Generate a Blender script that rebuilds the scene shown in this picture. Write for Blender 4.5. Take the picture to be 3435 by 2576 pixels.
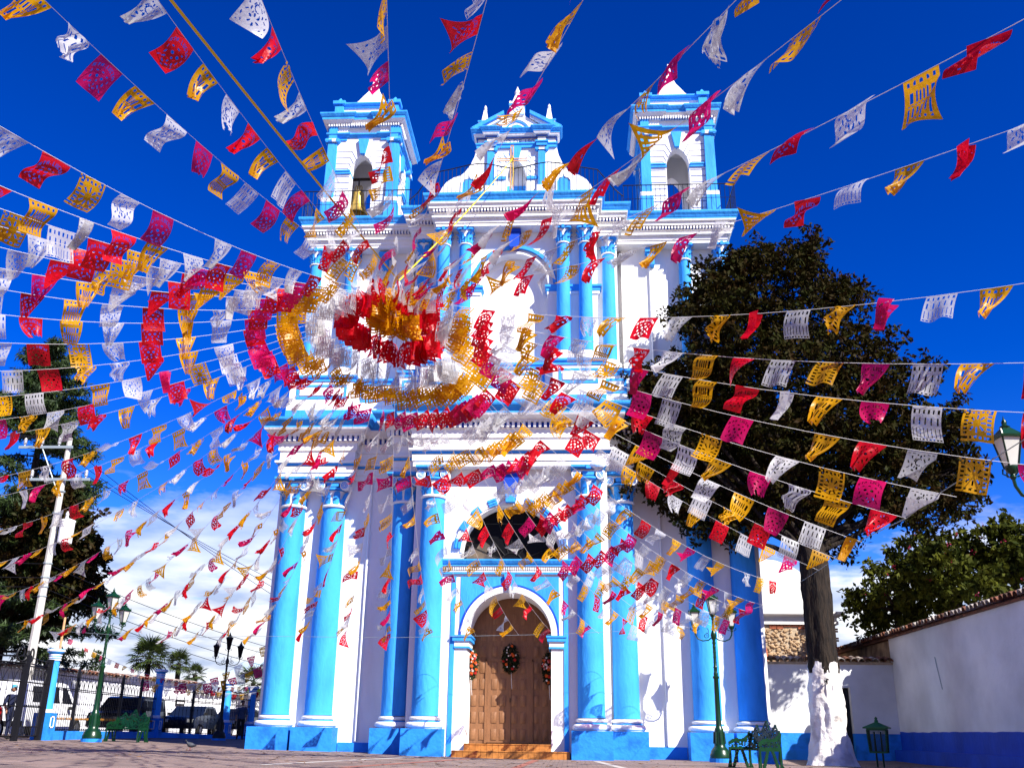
import bpy, bmesh, math, random
from math import sin, cos, pi, radians, sqrt, atan2, hypot
from mathutils import Vector, Matrix, noise as mnoise
random.seed(7)
SC = bpy.context.scene
for _o in list(bpy.data.objects): bpy.data.objects.remove(_o)
COL = SC.collection

# ------------------------------------------------------------------ camera
PITCH, YAW, ROLL, FPX = radians(20.0), radians(3.6), radians(0.8), 3200.0
CAM = Vector((1.9, -32.0, 0.75))
_h = Vector((-sin(YAW), cos(YAW), 0))
FW = _h * cos(PITCH) + Vector((0, 0, 1)) * sin(PITCH)
_r0 = FW.cross(Vector((0, 0, 1))).normalized(); _u0 = _r0.cross(FW)
RT = _r0 * cos(ROLL) + _u0 * sin(ROLL); UPV = _u0 * cos(ROLL) - _r0 * sin(ROLL)
cd = bpy.data.cameras.new('camera'); co = bpy.data.objects.new('camera', cd); COL.objects.link(co)
co.matrix_world = Matrix(((RT.x, UPV.x, -FW.x, CAM.x), (RT.y, UPV.y, -FW.y, CAM.y), (RT.z, UPV.z, -FW.z, CAM.z), (0, 0, 0, 1)))
cd.sensor_width = 36; cd.lens = 36 * FPX / 3435; cd.clip_end = 2000; cd.clip_start = 0.1
SC.camera = co
def at(px, py, depth):
    """point seen at a photo position at a given distance (survey helper)"""
    return CAM + (FW + RT * ((px - 1717.5) / FPX) - UPV * ((py - 1288) / FPX)) * depth
def atY(px, py, Y):
    d = FW + RT * ((px - 1717.5) / FPX) - UPV * ((py - 1288) / FPX)
    return CAM + d * ((Y - CAM.y) / d.y)

# ------------------------------------------------------------------ light
SUN_AZ, SUN_EL = radians(47), radians(39)
TOSUN = Vector((sin(SUN_AZ) * cos(SUN_EL), -cos(SUN_AZ) * cos(SUN_EL), sin(SUN_EL)))
sl = bpy.data.lights.new('sun', 'SUN'); sl.energy = 5.0; sl.angle = radians(0.5); sl.color = (1.0, 0.95, 0.87)
so = bpy.data.objects.new('sun', sl); COL.objects.link(so); so.location = (20, -20, 30)
so.rotation_euler = (-TOSUN).to_track_quat('-Z', 'Y').to_euler()
W = bpy.data.worlds.new('World'); SC.world = W; W.use_nodes = True
nt = W.node_tree; nt.nodes.clear()
def wn(t, **k):
    n = nt.nodes.new(t)
    for a, b in k.items(): setattr(n, a, b)
    return n
def wl(a, b): nt.links.new(a, b)
def wmath(op, a, b=None, c=None, clamp=False):
    n = wn('ShaderNodeMath', operation=op, use_clamp=clamp)
    for i, v in enumerate((a, b, c)):
        if v is None: continue
        if isinstance(v, (int, float)): n.inputs[i].default_value = v
        else: wl(v, n.inputs[i])
    return n.outputs[0]
sky = wn('ShaderNodeTexSky', sky_type='NISHITA', sun_disc=False)
sky.sun_elevation = SUN_EL; sky.sun_rotation = pi - SUN_AZ; sky.altitude = 2200; sky.air_density = 1.0; sky.dust_density = 0.15; sky.ozone_density = 3.0
hs = wn('ShaderNodeHueSaturation'); hs.inputs['Saturation'].default_value = 1.42; hs.inputs['Value'].default_value = 0.96; hs.inputs['Hue'].default_value = 0.521
wl(sky.outputs[0], hs.inputs['Color'])
gm = wn('ShaderNodeGamma'); gm.inputs[1].default_value = 1.22; wl(hs.outputs[0], gm.inputs[0])
tc = wn('ShaderNodeTexCoord'); sep = wn('ShaderNodeSeparateXYZ'); wl(tc.outputs['Generated'], sep.inputs[0])
zz = wmath('MAXIMUM', sep.outputs[2], 0.0)
den = wmath('ADD', zz, 0.16)
cmb = wn('ShaderNodeCombineXYZ')
wl(wmath('DIVIDE', sep.outputs[0], den), cmb.inputs[0]); wl(wmath('DIVIDE', sep.outputs[1], den), cmb.inputs[1])
wl(wmath('MULTIPLY', sep.outputs[2], 4.0), cmb.inputs[2])
cn = wn('ShaderNodeTexNoise'); cn.inputs['Scale'].default_value = 1.0; cn.inputs['Detail'].default_value = 8; cn.inputs['Roughness'].default_value = 0.6
wl(cmb.outputs[0], cn.inputs['Vector'])
# low banks of cumulus near the horizon, thin wisps above
low = wmath('SUBTRACT', 1.0, wmath('DIVIDE', zz, 0.30), clamp=True)
dens = wmath('ADD', cn.outputs[0], wmath('MULTIPLY', low, 0.42))
cl = wn('ShaderNodeMapRange'); cl.inputs['From Min'].default_value = 0.65; cl.inputs['From Max'].default_value = 0.745; cl.clamp = True
wl(dens, cl.inputs['Value'])
cmask = wmath('MULTIPLY', cl.outputs[0], wmath('MULTIPLY', low, 1.6, clamp=True))
n2 = wn('ShaderNodeTexNoise'); n2.inputs['Scale'].default_value = 2.6; n2.inputs['Detail'].default_value = 6; wl(cmb.outputs[0], n2.inputs['Vector'])
n2r = wn('ShaderNodeMapRange'); n2r.inputs['From Min'].default_value = .38; n2r.inputs['From Max'].default_value = .60; wl(n2.outputs[0], n2r.inputs['Value'])
cr = wn('ShaderNodeMixRGB'); cr.inputs[1].default_value = (3.3, 4.0, 5.6, 1); cr.inputs[2].default_value = (7.8, 7.9, 8.1, 1); wl(n2r.outputs[0], cr.inputs[0])
mx = wn('ShaderNodeMixRGB'); wl(cmask, mx.inputs[0]); wl(gm.outputs[0], mx.inputs[1]); wl(cr.outputs[0], mx.inputs[2])
bg = wn('ShaderNodeBackground'); bg.inputs[1].default_value = 0.075; wl(mx.outputs[0], bg.inputs[0])
ow = wn('ShaderNodeOutputWorld'); wl(bg.outputs[0], ow.inputs[0])
SC.view_settings.view_transform = 'Standard'; SC.view_settings.look = 'None'; SC.view_settings.exposure = 1.1; SC.view_settings.gamma = 1
SC.view_settings.use_curve_mapping = False
SC.render.engine = 'CYCLES'
SC.cycles.use_denoising = True
SC.cycles.max_bounces = 7; SC.cycles.diffuse_bounces = 3; SC.cycles.glossy_bounces = 2; SC.cycles.transmission_bounces = 4; SC.cycles.transparent_max_bounces = 10
SC.cycles.caustics_reflective = False; SC.cycles.caustics_refractive = False

# ------------------------------------------------------------------ materials
def mat(name, col, rough=0.7, var=0.0, vscale=3.0, bump=0.0, bscale=20.0, metal=0.0, col2=None, vdet=5, spec=0.3, transl=0.0, lo=0.35, hi=0.65, stretch=None, coat=0.0, emit=None):
    m = bpy.data.materials.new(name); m.use_nodes = True; t = m.node_tree; b = t.nodes['Principled BSDF']
    b.inputs['Base Color'].default_value = (*col, 1); b.inputs['Roughness'].default_value = rough; b.inputs['Metallic'].default_value = metal
    b.inputs['Specular IOR Level'].default_value = spec
    if coat: b.inputs['Coat Weight'].default_value = coat
    g = None
    if var or col2 or bump:
        g = t.nodes.new('ShaderNodeNewGeometry'); src = g.outputs['Position']
        if stretch:
            mp = t.nodes.new('ShaderNodeMapping'); mp.inputs['Scale'].default_value = stretch; t.links.new(src, mp.inputs[0]); src = mp.outputs[0]
    if var or col2:
        n = t.nodes.new('ShaderNodeTexNoise'); n.inputs['Scale'].default_value = vscale; n.inputs['Detail'].default_value = vdet
        t.links.new(src, n.inputs['Vector'])
        r = t.nodes.new('ShaderNodeValToRGB'); r.color_ramp.elements[0].position = lo; r.color_ramp.elements[1].position = hi
        c2 = col2 if col2 else tuple(max(0, c * (1 - var)) for c in col)
        r.color_ramp.elements[0].color = (*c2, 1); r.color_ramp.elements[1].color = (*col, 1)
        t.links.new(n.outputs[0], r.inputs[0]); t.links.new(r.outputs[0], b.inputs['Base Color'])
    if bump:
        n = t.nodes.new('ShaderNodeTexNoise'); n.inputs['Scale'].default_value = bscale; n.inputs['Detail'].default_value = 4; t.links.new(src, n.inputs['Vector'])
        bp = t.nodes.new('ShaderNodeBump'); bp.inputs['Strength'].default_value = bump; bp.inputs['Distance'].default_value = 0.05
        t.links.new(n.outputs[0], bp.inputs['Height']); t.links.new(bp.outputs[0], b.inputs['Normal'])
    if transl:
        tr = t.nodes.new('ShaderNodeBsdfTranslucent'); tr.inputs[0].default_value = (*col, 1)
        if var or col2: t.links.new(r.outputs[0], tr.inputs[0])
        ms = t.nodes.new('ShaderNodeMixShader'); ms.inputs[0].default_value = transl
        t.links.new(b.outputs[0], ms.inputs[1]); t.links.new(tr.outputs[0], ms.inputs[2]); t.links.new(ms.outputs[0], t.nodes['Material Output'].inputs[0])
    return m
M = {}
M['white'] = mat('white limewash', (0.82, 0.81, 0.80), 0.85, var=0.14, vscale=0.9, bump=0.3, bscale=7, stretch=(1.6, 1.6, .45), lo=.25, hi=.5, spec=0.1)
M['blue'] = mat('sky blue paint', (0.044, 0.33, 0.85), 0.68, var=0.26, vscale=1.4, bump=0.35, bscale=7, spec=0.12, stretch=(1.5, 1.5, .5), lo=.28, hi=.55)
M['bluepl'] = mat('sky blue plinth paint', (0.024, 0.235, 0.76), 0.68, var=0.38, vscale=2.4, bump=0.4, bscale=7, spec=0.12, lo=.3, hi=.52)
M['wallwhite'] = mat('boundary wall limewash', (0.76, 0.77, 0.79), 0.9, var=0.24, vscale=0.6, bump=0.35, bscale=5, spec=0.1)
M['deepblue'] = mat('deep blue band paint', (0.008, 0.068, 0.52), 0.65, var=0.25, vscale=1.5, bump=0.25, bscale=8, spec=0.2)
M['line'] = mat('dark blue line paint', (0.02, 0.07, 0.30), 0.7)
M['wood'] = mat('varnished brown door', (0.225, 0.100, 0.042), 0.5, var=0.25, vscale=2.5, bump=0.15, bscale=14, stretch=(6, 6, 1), spec=0.4)
M['woodp'] = mat('brown door panel', (0.245, 0.112, 0.048), 0.5, var=0.25, vscale=3.5, bump=0.15, bscale=14, stretch=(6, 6, 1), spec=0.4)
M['tile'] = mat('orange step tile', (0.52, 0.20, 0.045), 0.5, var=0.35, vscale=5, bump=0.2, bscale=12)
M['iron'] = mat('black iron', (0.006, 0.006, 0.008), 0.5, spec=0.3)
M['green'] = mat('green enamel', (0.003, 0.034, 0.011), 0.3, var=0.3, vscale=6, spec=0.4)
M['greenlt'] = mat('faded green enamel', (0.01, 0.11, 0.03), 0.5, var=0.3, vscale=6, spec=0.4)
M['milk'] = mat('milky lantern glass', (0.75, 0.74, 0.68), 0.35, var=0.1, transl=0.35)
M['glass'] = mat('dark window glass', (0.004, 0.004, 0.005), 0.45, spec=0.08)
M['brass'] = mat('old brass', (0.50, 0.33, 0.08), 0.38, var=0.35, vscale=8, metal=0.85)
M['rope'] = mat('yellow rope', (0.70, 0.50, 0.02), 0.8, bump=0.3, bscale=60)
M['string'] = mat('white string', (0.75, 0.75, 0.75), 0.8)
M['crosswood'] = mat('raw pine lath', (0.62, 0.34, 0.16), 0.7, var=0.2, vscale=10)
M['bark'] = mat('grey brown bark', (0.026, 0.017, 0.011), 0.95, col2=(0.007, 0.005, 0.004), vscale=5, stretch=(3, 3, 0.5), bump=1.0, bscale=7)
M['limebark'] = mat('whitewashed bark', (0.74, 0.71, 0.68), 0.9, col2=(0.50, 0.45, 0.42), vscale=2.2, lo=0.30, hi=0.48, bump=1.0, bscale=6)
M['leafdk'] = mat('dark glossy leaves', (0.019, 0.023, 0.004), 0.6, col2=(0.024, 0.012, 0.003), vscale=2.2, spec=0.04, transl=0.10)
M['leafrd'] = mat('olive red leaves', (0.017, 0.026, 0.006), 0.5, col2=(0.030, 0.013, 0.004), vscale=1.3, spec=0.05, transl=0.12)
M['leafyl'] = mat('yellow green leaves', (0.085, 0.092, 0.010), 0.6, col2=(0.018, 0.028, 0.005), vscale=2.2, spec=0.06, transl=0.25)
M['needle'] = mat('green needles', (0.034, 0.062, 0.010), 0.6, col2=(0.012, 0.026, 0.007), vscale=1.1, transl=0.15)
M['palm'] = mat('palm fronds', (0.060, 0.085, 0.016), 0.45, col2=(0.020, 0.038, 0.010), vscale=1.5, transl=0.2)
M['bougain'] = mat('magenta bracts', (0.30, 0.008, 0.05), 0.6, transl=0.3)
M['rooftile'] = mat('clay barrel tile', (0.26, 0.10, 0.055), 0.85, col2=(0.05, 0.028, 0.02), vscale=6, bump=0.5, bscale=15)
M['tilelime'] = mat('lime crusted tile', (0.55, 0.50, 0.45), 0.9, col2=(0.08, 0.045, 0.035), vscale=5, bump=0.5, bscale=15)
M['stone'] = mat('tan rubble stone', (0.50, 0.34, 0.20), 0.9, col2=(0.30, 0.19, 0.11), vscale=7, bump=0.8, bscale=10)
M['mortar'] = mat('lime mortar', (0.52, 0.40, 0.28), 0.95, var=0.3, vscale=6, bump=0.8, bscale=12)
M['brick'] = mat('red brick', (0.42, 0.12, 0.06), 0.9, var=0.4, vscale=8, bump=0.5, bscale=20)
M['render'] = mat('stained tan render', (0.30, 0.21, 0.13), 0.95, col2=(0.09, 0.06, 0.045), vscale=2.0, bump=0.5, bscale=8)
M['concrete'] = mat('pale concrete', (0.56, 0.53, 0.48), 0.85, var=0.2, vscale=3, bump=0.2, bscale=12)
M['galv'] = mat('galvanised steel', (0.30, 0.36, 0.38), 0.5, metal=0.3)
M['porcelain'] = mat('grey porcelain', (0.55, 0.56, 0.58), 0.25)
M['soil'] = mat('brown soil', (0.12, 0.065, 0.035), 0.95, var=0.5, vscale=8, bump=0.8, bscale=10)
M['rubber'] = mat('black rubber', (0.008, 0.008, 0.008), 0.8)
M['carwhite'] = mat('white car paint', (0.78, 0.79, 0.80), 0.25, coat=0.5, var=0.03)
M['carblack'] = mat('black car paint', (0.004, 0.004, 0.006), 0.2, coat=0.4, var=0.1)
M['carblue'] = mat('dark blue car paint', (0.006, 0.010, 0.022), 0.25, coat=0.4, var=0.1)
M['chrome'] = mat('dull chrome', (0.5, 0.5, 0.5), 0.25, metal=0.9)
M['red'] = mat('red paint', (0.45, 0.008, 0.008), 0.35, var=0.1)
M['skin'] = mat('brown skin', (0.28, 0.13, 0.075), 0.6, var=0.1)
M['navy'] = mat('navy cloth', (0.010, 0.014, 0.045), 0.9, var=0.2, vscale=8)
M['capblue'] = mat('pale blue cap', (0.05, 0.30, 0.42), 0.8, var=0.1)
M['hair'] = mat('black hair', (0.004, 0.003, 0.003), 0.6)
M['greyshirt'] = mat('grey blue shirt', (0.05, 0.07, 0.12), 0.9, var=0.2, vscale=8)
M['pigeon'] = mat('slate feathers', (0.055, 0.06, 0.075), 0.7, var=0.35, vscale=25)
M['flowO'] = mat('orange petals', (0.62, 0.10, 0.01), 0.7, transl=0.2)
M['flowR'] = mat('red petals', (0.45, 0.015, 0.01), 0.7, transl=0.2)
M['flowW'] = mat('white petals', (0.75, 0.72, 0.66), 0.7, transl=0.2)
M['flowP'] = mat('pink petals', (0.65, 0.22, 0.22), 0.7, transl=0.2)
M['wreathleaf'] = mat('wreath foliage', (0.022, 0.035, 0.010), 0.5, var=0.5, vscale=20)
def flagmat(name, col, tcol, tr, clear=0.1):
    m = bpy.data.materials.new(name); m.use_nodes = True; t = m.node_tree; b = t.nodes['Principled BSDF']
    oi = t.nodes.new('ShaderNodeObjectInfo'); r = t.nodes.new('ShaderNodeMapRange'); r.inputs['To Min'].default_value = 0.6; r.inputs['To Max'].default_value = 1.0
    t.links.new(oi.outputs['Random'], r.inputs['Value'])
    def vary(c):
        x = t.nodes.new('ShaderNodeMixRGB'); x.blend_type = 'MULTIPLY'; x.inputs[0].default_value = 1; x.inputs[1].default_value = (*c, 1)
        t.links.new(r.outputs[0], x.inputs[2]); return x.outputs[0]
    t.links.new(vary(col), b.inputs['Base Color']); b.inputs['Roughness'].default_value = 0.35; b.inputs['Specular IOR Level'].default_value = 0.35
    g = t.nodes.new('ShaderNodeTexCoord'); n = t.nodes.new('ShaderNodeTexNoise'); n.inputs['Scale'].default_value = 9; n.inputs['Detail'].default_value = 3
    t.links.new(g.outputs['Object'], n.inputs['Vector'])
    bp = t.nodes.new('ShaderNodeBump'); bp.inputs['Strength'].default_value = 0.5; bp.inputs['Distance'].default_value = 0.03; t.links.new(n.outputs[0], bp.inputs['Height'])
    t.links.new(bp.outputs[0], b.inputs['Normal'])
    x = t.nodes.new('ShaderNodeBsdfTranslucent'); t.links.new(vary(tcol), x.inputs[0]); t.links.new(bp.outputs[0], x.inputs['Normal'])
    ms = t.nodes.new('ShaderNodeMixShader'); ms.inputs[0].default_value = tr
    t.links.new(b.outputs[0], ms.inputs[1]); t.links.new(x.outputs[0], ms.inputs[2])
    tb = t.nodes.new('ShaderNodeBsdfTransparent'); tb.inputs[0].default_value = (*tcol, 1); m3 = t.nodes.new('ShaderNodeMixShader'); m3.inputs[0].default_value = clear
    t.links.new(ms.outputs[0], m3.inputs[1]); t.links.new(tb.outputs[0], m3.inputs[2]); t.links.new(m3.outputs[0], t.nodes['Material Output'].inputs[0])
    return m
M['flagR'] = flagmat('red plastic film', (0.68, 0.004, 0.018), (0.95, 0.005, 0.022), 0.42, .12)
M['flagY'] = flagmat('yellow plastic film', (0.76, 0.38, 0.003), (0.98, 0.46, 0.003), 0.42, .12)
M['flagW'] = flagmat('white plastic film', (0.76, 0.76, 0.78), (0.86, 0.85, 0.85), 0.40, .30)
M['flagM'] = flagmat('magenta and lit-through red film', (0.60, 0.005, 0.11), (0.85, 0.006, 0.20), 0.42, .15)

# ------------------------------------------------------------------ mesh helpers
class G:
    def __init__(s): s.v = []; s.f = []; s.M = None
    def p(s, pts):
        n = len(s.v)
        if s.M is not None: pts = [s.M @ Vector(q) for q in pts]
        s.v += [tuple(q) for q in pts]; return n
    def face(s, pts): n = s.p(pts); s.f.append(tuple(range(n, n + len(pts))))
    def box(s, x0, x1, y0, y1, z0, z1):
        n = s.p([(x0, y0, z0), (x1, y0, z0), (x1, y1, z0), (x0, y1, z0), (x0, y0, z1), (x1, y0, z1), (x1, y1, z1), (x0, y1, z1)])
        for a in ((0, 3, 2, 1), (4, 5, 6, 7), (0, 1, 5, 4), (1, 2, 6, 5), (2, 3, 7, 6), (3, 0, 4, 7)): s.f.append(tuple(n + i for i in a))
        return s
    def frust(s, cx, cy, z0, z1, a0, b0, a1, b1):
        n = s.p([(cx - a0, cy - b0, z0), (cx + a0, cy - b0, z0), (cx + a0, cy + b0, z0), (cx - a0, cy + b0, z0), (cx - a1, cy - b1, z1), (cx + a1, cy - b1, z1), (cx + a1, cy + b1, z1), (cx - a1, cy + b1, z1)])
        for a in ((0, 3, 2, 1), (4, 5, 6, 7), (0, 1, 5, 4), (1, 2, 6, 5), (2, 3, 7, 6), (3, 0, 4, 7)): s.f.append(tuple(n + i for i in a))
        return s
    def lathe(s, prof, cx=0, cy=0, n=24, a0=0.0, a1=2 * pi):
        full = abs(a1 - a0 - 2 * pi) < 1e-6; k = n if full else n + 1
        b = s.p([(cx + r * cos(a0 + (a1 - a0) * i / n), cy + r * sin(a0 + (a1 - a0) * i / n), z) for r, z in prof for i in range(k)])
        for j in range(len(prof) - 1):
            for i in range(n):
                i2 = (i + 1) % k; s.f.append((b + j * k + i, b + j * k + i2, b + (j + 1) * k + i2, b + (j + 1) * k + i))
        return s
    def tube(s, pts, r, n=6, caps=True):
        pts = [Vector(q) for q in pts]; m = len(pts)
        rs = r if isinstance(r, (list, tuple)) else [r] * m
        base = len(s.v); prev = None
        for i, q in enumerate(pts):
            t = (pts[min(i + 1, m - 1)] - pts[max(i - 1, 0)])
            t = t.normalized() if t.length > 1e-9 else Vector((0, 0, 1))
            if prev is None:
                a = Vector((0, 0, 1)) if abs(t.z) < 0.9 else Vector((1, 0, 0)); u = t.cross(a).normalized()
            else:
                u = prev - t * prev.dot(t); u = u.normalized() if u.length > 1e-6 else t.orthogonal().normalized()
            prev = u; w = t.cross(u)
            s.p([q + (u * cos(2 * pi * k / n) + w * sin(2 * pi * k / n)) * rs[i] for k in range(n)])
        for i in range(m - 1):
            for k in range(n):
                k2 = (k + 1) % n; s.f.append((base + i * n + k, base + i * n + k2, base + (i + 1) * n + k2, base + (i + 1) * n + k))
        if caps:
            s.f.append(tuple(base + k for k in reversed(range(n)))); s.f.append(tuple(base + (m - 1) * n + k for k in range(n)))
        return s
    def prism(s, poly, y0, y1):
        """polygon in XZ extruded along Y (convex or simple polygon)"""
        k = len(poly); n = s.p([(x, y0, z) for x, z in poly] + [(x, y1, z) for x, z in poly])
        s.f.append(tuple(range(n, n + k))); s.f.append(tuple(n + k + i for i in reversed(range(k))))
        for i in range(k): j = (i + 1) % k; s.f.append((n + i, n + k + i, n + k + j, n + j))
        return s
    def arcband(s, cx, cz, r0, r1, a0, a1, y0, y1, n=16):
        for i in range(n):
            t0 = a0 + (a1 - a0) * i / n; t1 = a0 + (a1 - a0) * (i + 1) / n
            q = [(cx + r0 * cos(t0), cz + r0 * sin(t0)), (cx + r1 * cos(t0), cz + r1 * sin(t0)), (cx + r1 * cos(t1), cz + r1 * sin(t1)), (cx + r0 * cos(t1), cz + r0 * sin(t1))]
            b = s.p([(x, y0, z) for x, z in q] + [(x, y1, z) for x, z in q])
            s.f += [(b, b + 1, b + 2, b + 3), (b + 7, b + 6, b + 5, b + 4), (b + 1, b + 5, b + 6, b + 2), (b, b + 3, b + 7, b + 4)]
            if i == 0: s.f.append((b, b + 4, b + 5, b + 1))
            if i == n - 1: s.f.append((b + 3, b + 7, b + 6, b + 2))
        return s
    def archwall(s, x0, x1, z0, z1, curve, y0, y1, sill=None):
        """wall slab with an arched opening; curve = (x,z) points left spring to right spring"""
        xl, xr = curve[0][0], curve[-1][0]; zs = curve[0][1]; b = z0 if sill is None else sill
        s.box(x0, xl, y0, y1, z0, z1); s.box(xr, x1, y0, y1, z0, z1)
        if sill is not None: s.box(xl, xr, y0, y1, z0, sill)
        for (xa, za), (xb, zb) in zip(curve, curve[1:]):
            n = s.p([(xa, y0, za), (xb, y0, zb), (xb, y0, z1), (xa, y0, z1), (xa, y1, za), (xb, y1, zb), (xb, y1, z1), (xa, y1, z1)])
            s.f += [(n, n + 1, n + 2, n + 3), (n + 7, n + 6, n + 5, n + 4), (n, n + 4, n + 5, n + 1), (n + 3, n + 2, n + 6, n + 7)]
        return s
    def mould(s, poly, prof):
        """sweep a (offset, z) profile along an open plan polyline with mitred corners"""
        rings = [[(x, y, z) for x, y in offs(poly, o)] for o, z in prof]; k = len(poly)
        b = s.p([q for r in rings for q in r])
        for j in range(len(prof) - 1):
            for i in range(k - 1): s.f.append((b + j * k + i, b + j * k + i + 1, b + (j + 1) * k + i + 1, b + (j + 1) * k + i))
        return s
    def mesh(s, name, m, smooth=False):
        me = bpy.data.meshes.new(name); me.from_pydata(s.v, [], s.f); me.update()
        if m is not None: me.materials.append(m)
        if smooth: me.polygons.foreach_set('use_smooth', [True] * len(me.polygons))
        return me
    def obj(s, name, m, parent=None, smooth=False, fix=True):
        me = s.mesh(name, m, smooth)
        if fix: recalc(me)
        if smooth and len(me.polygons) < 60000: edge_split(me)
        return link(name, me, parent)
def recalc(me):
    bm = bmesh.new(); bm.from_mesh(me); bmesh.ops.recalc_face_normals(bm, faces=bm.faces); bm.to_mesh(me); bm.free()
def edge_split(me, ang=40):
    try: me.set_sharp_from_angle(angle=radians(ang))
    except Exception: pass
def link(name, data, parent=None, loc=None, rot=None, scale=None):
    o = bpy.data.objects.new(name, data); COL.objects.link(o)
    if parent is not None: o.parent = parent
    if loc is not None: o.location = loc
    if rot is not None: o.rotation_euler = rot
    if scale is not None: o.scale = scale
    return o
def thing(name, label, cat, loc=(0, 0, 0), rz=0, group=None, data=None):
    o = link(name, data, None, loc, (0, 0, rz)); return tag(o, label, cat, group)
def tag(o, label, cat, group=None, kind=None):
    o['label'] = label; o['category'] = cat
    if group: o['group'] = group
    if kind: o['kind'] = kind
    return o
def stuff(o): o['kind'] = 'stuff'; return o
def copytree(o, parent=None):
    c = o.copy(); COL.objects.link(c); c.parent = parent
    for ch in list(o.children): copytree(ch, c)
    return c
def offs(poly, o):
    k = len(poly); ns = []
    for i in range(k - 1):
        dx, dy = poly[i + 1][0] - poly[i][0], poly[i + 1][1] - poly[i][1]; l = hypot(dx, dy); ns.append((dy / l, -dx / l))
    out = []
    for i in range(k):
        a = ns[max(i - 1, 0)]; b = ns[min(i, k - 2)]; d = 1 + a[0] * b[0] + a[1] * b[1]
        out.append((poly[i][0] + o * (a[0] + b[0]) / d, poly[i][1] + o * (a[1] + b[1]) / d))
    return out
def arc(cx, cz, r, n=20, a0=pi, a1=0.0, ry=None):
    ry = ry or r; return [(cx + r * cos(a0 + (a1 - a0) * i / n), cz + ry * sin(a0 + (a1 - a0) * i / n)) for i in range(n + 1)]
def ogive(cx, zs, hw, h, n=16):
    return [(cx - hw * cos(pi * i / n), zs + h * (0.80 * sin(pi * i / n) + 0.20 * (1 - abs(cos(pi * i / n))))) for i in range(n + 1)]
def gz(x, y=0.0):
    """height of the gently sloping plaza"""
    z = -0.0165 * max(x, -19.0) if x < 0 else 0.0
    d = (x - 9.9) ** 2 + (y + 0.8) ** 2
    return z - 0.13 * math.exp(-d / 6.0)

# ------------------------------------------------------------------ ground
xs = [-400, -200, -100, -60, -40, -30] + [-24 + 1.0 * i for i in range(45)] + [24, 30, 45, 80, 160, 400]
ys = [-400, -150, -80, -50, -40] + [-36 + 1.0 * i for i in range(50)] + [16, 20, 30, 50, 90, 200, 500]
g = G(); g.p([(x, y, gz(x, y)) for y in ys for x in xs]); k = len(xs)
g.f = [(j * k + i, j * k + i + 1, (j + 1) * k + i + 1, (j + 1) * k + i) for j in range(len(ys) - 1) for i in range(k - 1)]
m = bpy.data.materials.new('grey pink pavers'); m.use_nodes = True; t = m.node_tree; b = t.nodes['Principled BSDF']; b.inputs['Roughness'].default_value = 0.85; b.inputs['Specular IOR Level'].default_value = 0.2
ge = t.nodes.new('ShaderNodeNewGeometry'); br = t.nodes.new('ShaderNodeTexBrick'); br.inputs['Scale'].default_value = 1.0
br.inputs['Brick Width'].default_value = 0.24; br.inputs['Row Height'].default_value = 0.13; br.inputs['Mortar Size'].default_value = 0.008
br.inputs['Color1'].default_value = (0.29, 0.20, 0.165, 1); br.inputs['Color2'].default_value = (0.20, 0.15, 0.135, 1); br.inputs['Mortar'].default_value = (0.10, 0.08, 0.07, 1)
t.links.new(ge.outputs['Position'], br.inputs['Vector'])
no = t.nodes.new('ShaderNodeTexNoise'); no.inputs['Scale'].default_value = 0.8; no.inputs['Detail'].default_value = 6; t.links.new(ge.outputs['Position'], no.inputs['Vector'])
mr = t.nodes.new('ShaderNodeMapRange'); mr.inputs['From Min'].default_value = 0.3; mr.inputs['From Max'].default_value = 0.7; mr.inputs['To Min'].default_value = 0.65; mr.inputs['To Max'].default_value = 1.15; t.links.new(no.outputs[0], mr.inputs['Value'])
mm = t.nodes.new('ShaderNodeMixRGB'); mm.blend_type = 'MULTIPLY'; mm.inputs[0].default_value = 1; t.links.new(br.outputs[0], mm.inputs[1]); t.links.new(mr.outputs[0], mm.inputs[2]); t.links.new(mm.outputs[0], b.inputs['Base Color'])
bp = t.nodes.new('ShaderNodeBump'); bp.inputs['Strength'].default_value = 0.6; bp.inputs['Distance'].default_value = 0.02; t.links.new(br.outputs['Fac'], bp.inputs['Height']); bp.invert = True; t.links.new(bp.outputs[0], b.inputs['Normal'])
o = g.obj('plaza_paving', m); o['kind'] = 'structure'; o['label'] = 'grey pink brick paving of the plaza'
# inlaid bands of red and pale pavers crossing the plaza
def band(x0, y0, x1, y1, w, mt):
    g = G(); d = Vector((x1 - x0, y1 - y0, 0)); l = d.length; d /= l; nn = Vector((-d.y, d.x, 0)) * w / 2; n = max(2, int(l / 0.5)); pts = []
    for i in range(n + 1):
        q = Vector((x0, y0, 0)) + d * (l * i / n)
        for s_ in (-1, 1): a = q + nn * s_; pts.append((a.x, a.y, gz(a.x, a.y) + 0.004))
    g.p(pts); g.f = [(2 * i, 2 * i + 2, 2 * i + 3, 2 * i + 1) for i in range(n)]
    return g
M['redpave'] = mat('red paver band', (0.36, 0.13, 0.09), 0.85, var=0.4, vscale=6)
M['palepave'] = mat('pale paver band', (0.50, 0.46, 0.42), 0.85, var=0.3, vscale=6)
for i, (a, mt) in enumerate([((-2.6, -12, -0.9, -3.0), 'redpave'), ((-4.2, -12, -2.4, -3.0), 'palepave'), ((0.6, -12, 0.9, -3.0), 'redpave'), ((3.4, -12, 2.6, -3.2), 'palepave')]):
    o = band(*a, 0.2, None).obj('paving_band', M[mt]); o['kind'] = 'structure'

# ------------------------------------------------------------------ church
CH = thing('church', 'white church facade with sky blue columns, two bell towers and stepped gable', 'church')
def part(gm, name, m, parent=None, smooth=False): return gm.obj(name, M[m], parent or CH, smooth)
def sym(f):
    for sx in (-1, 1): f(sx)
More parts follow.
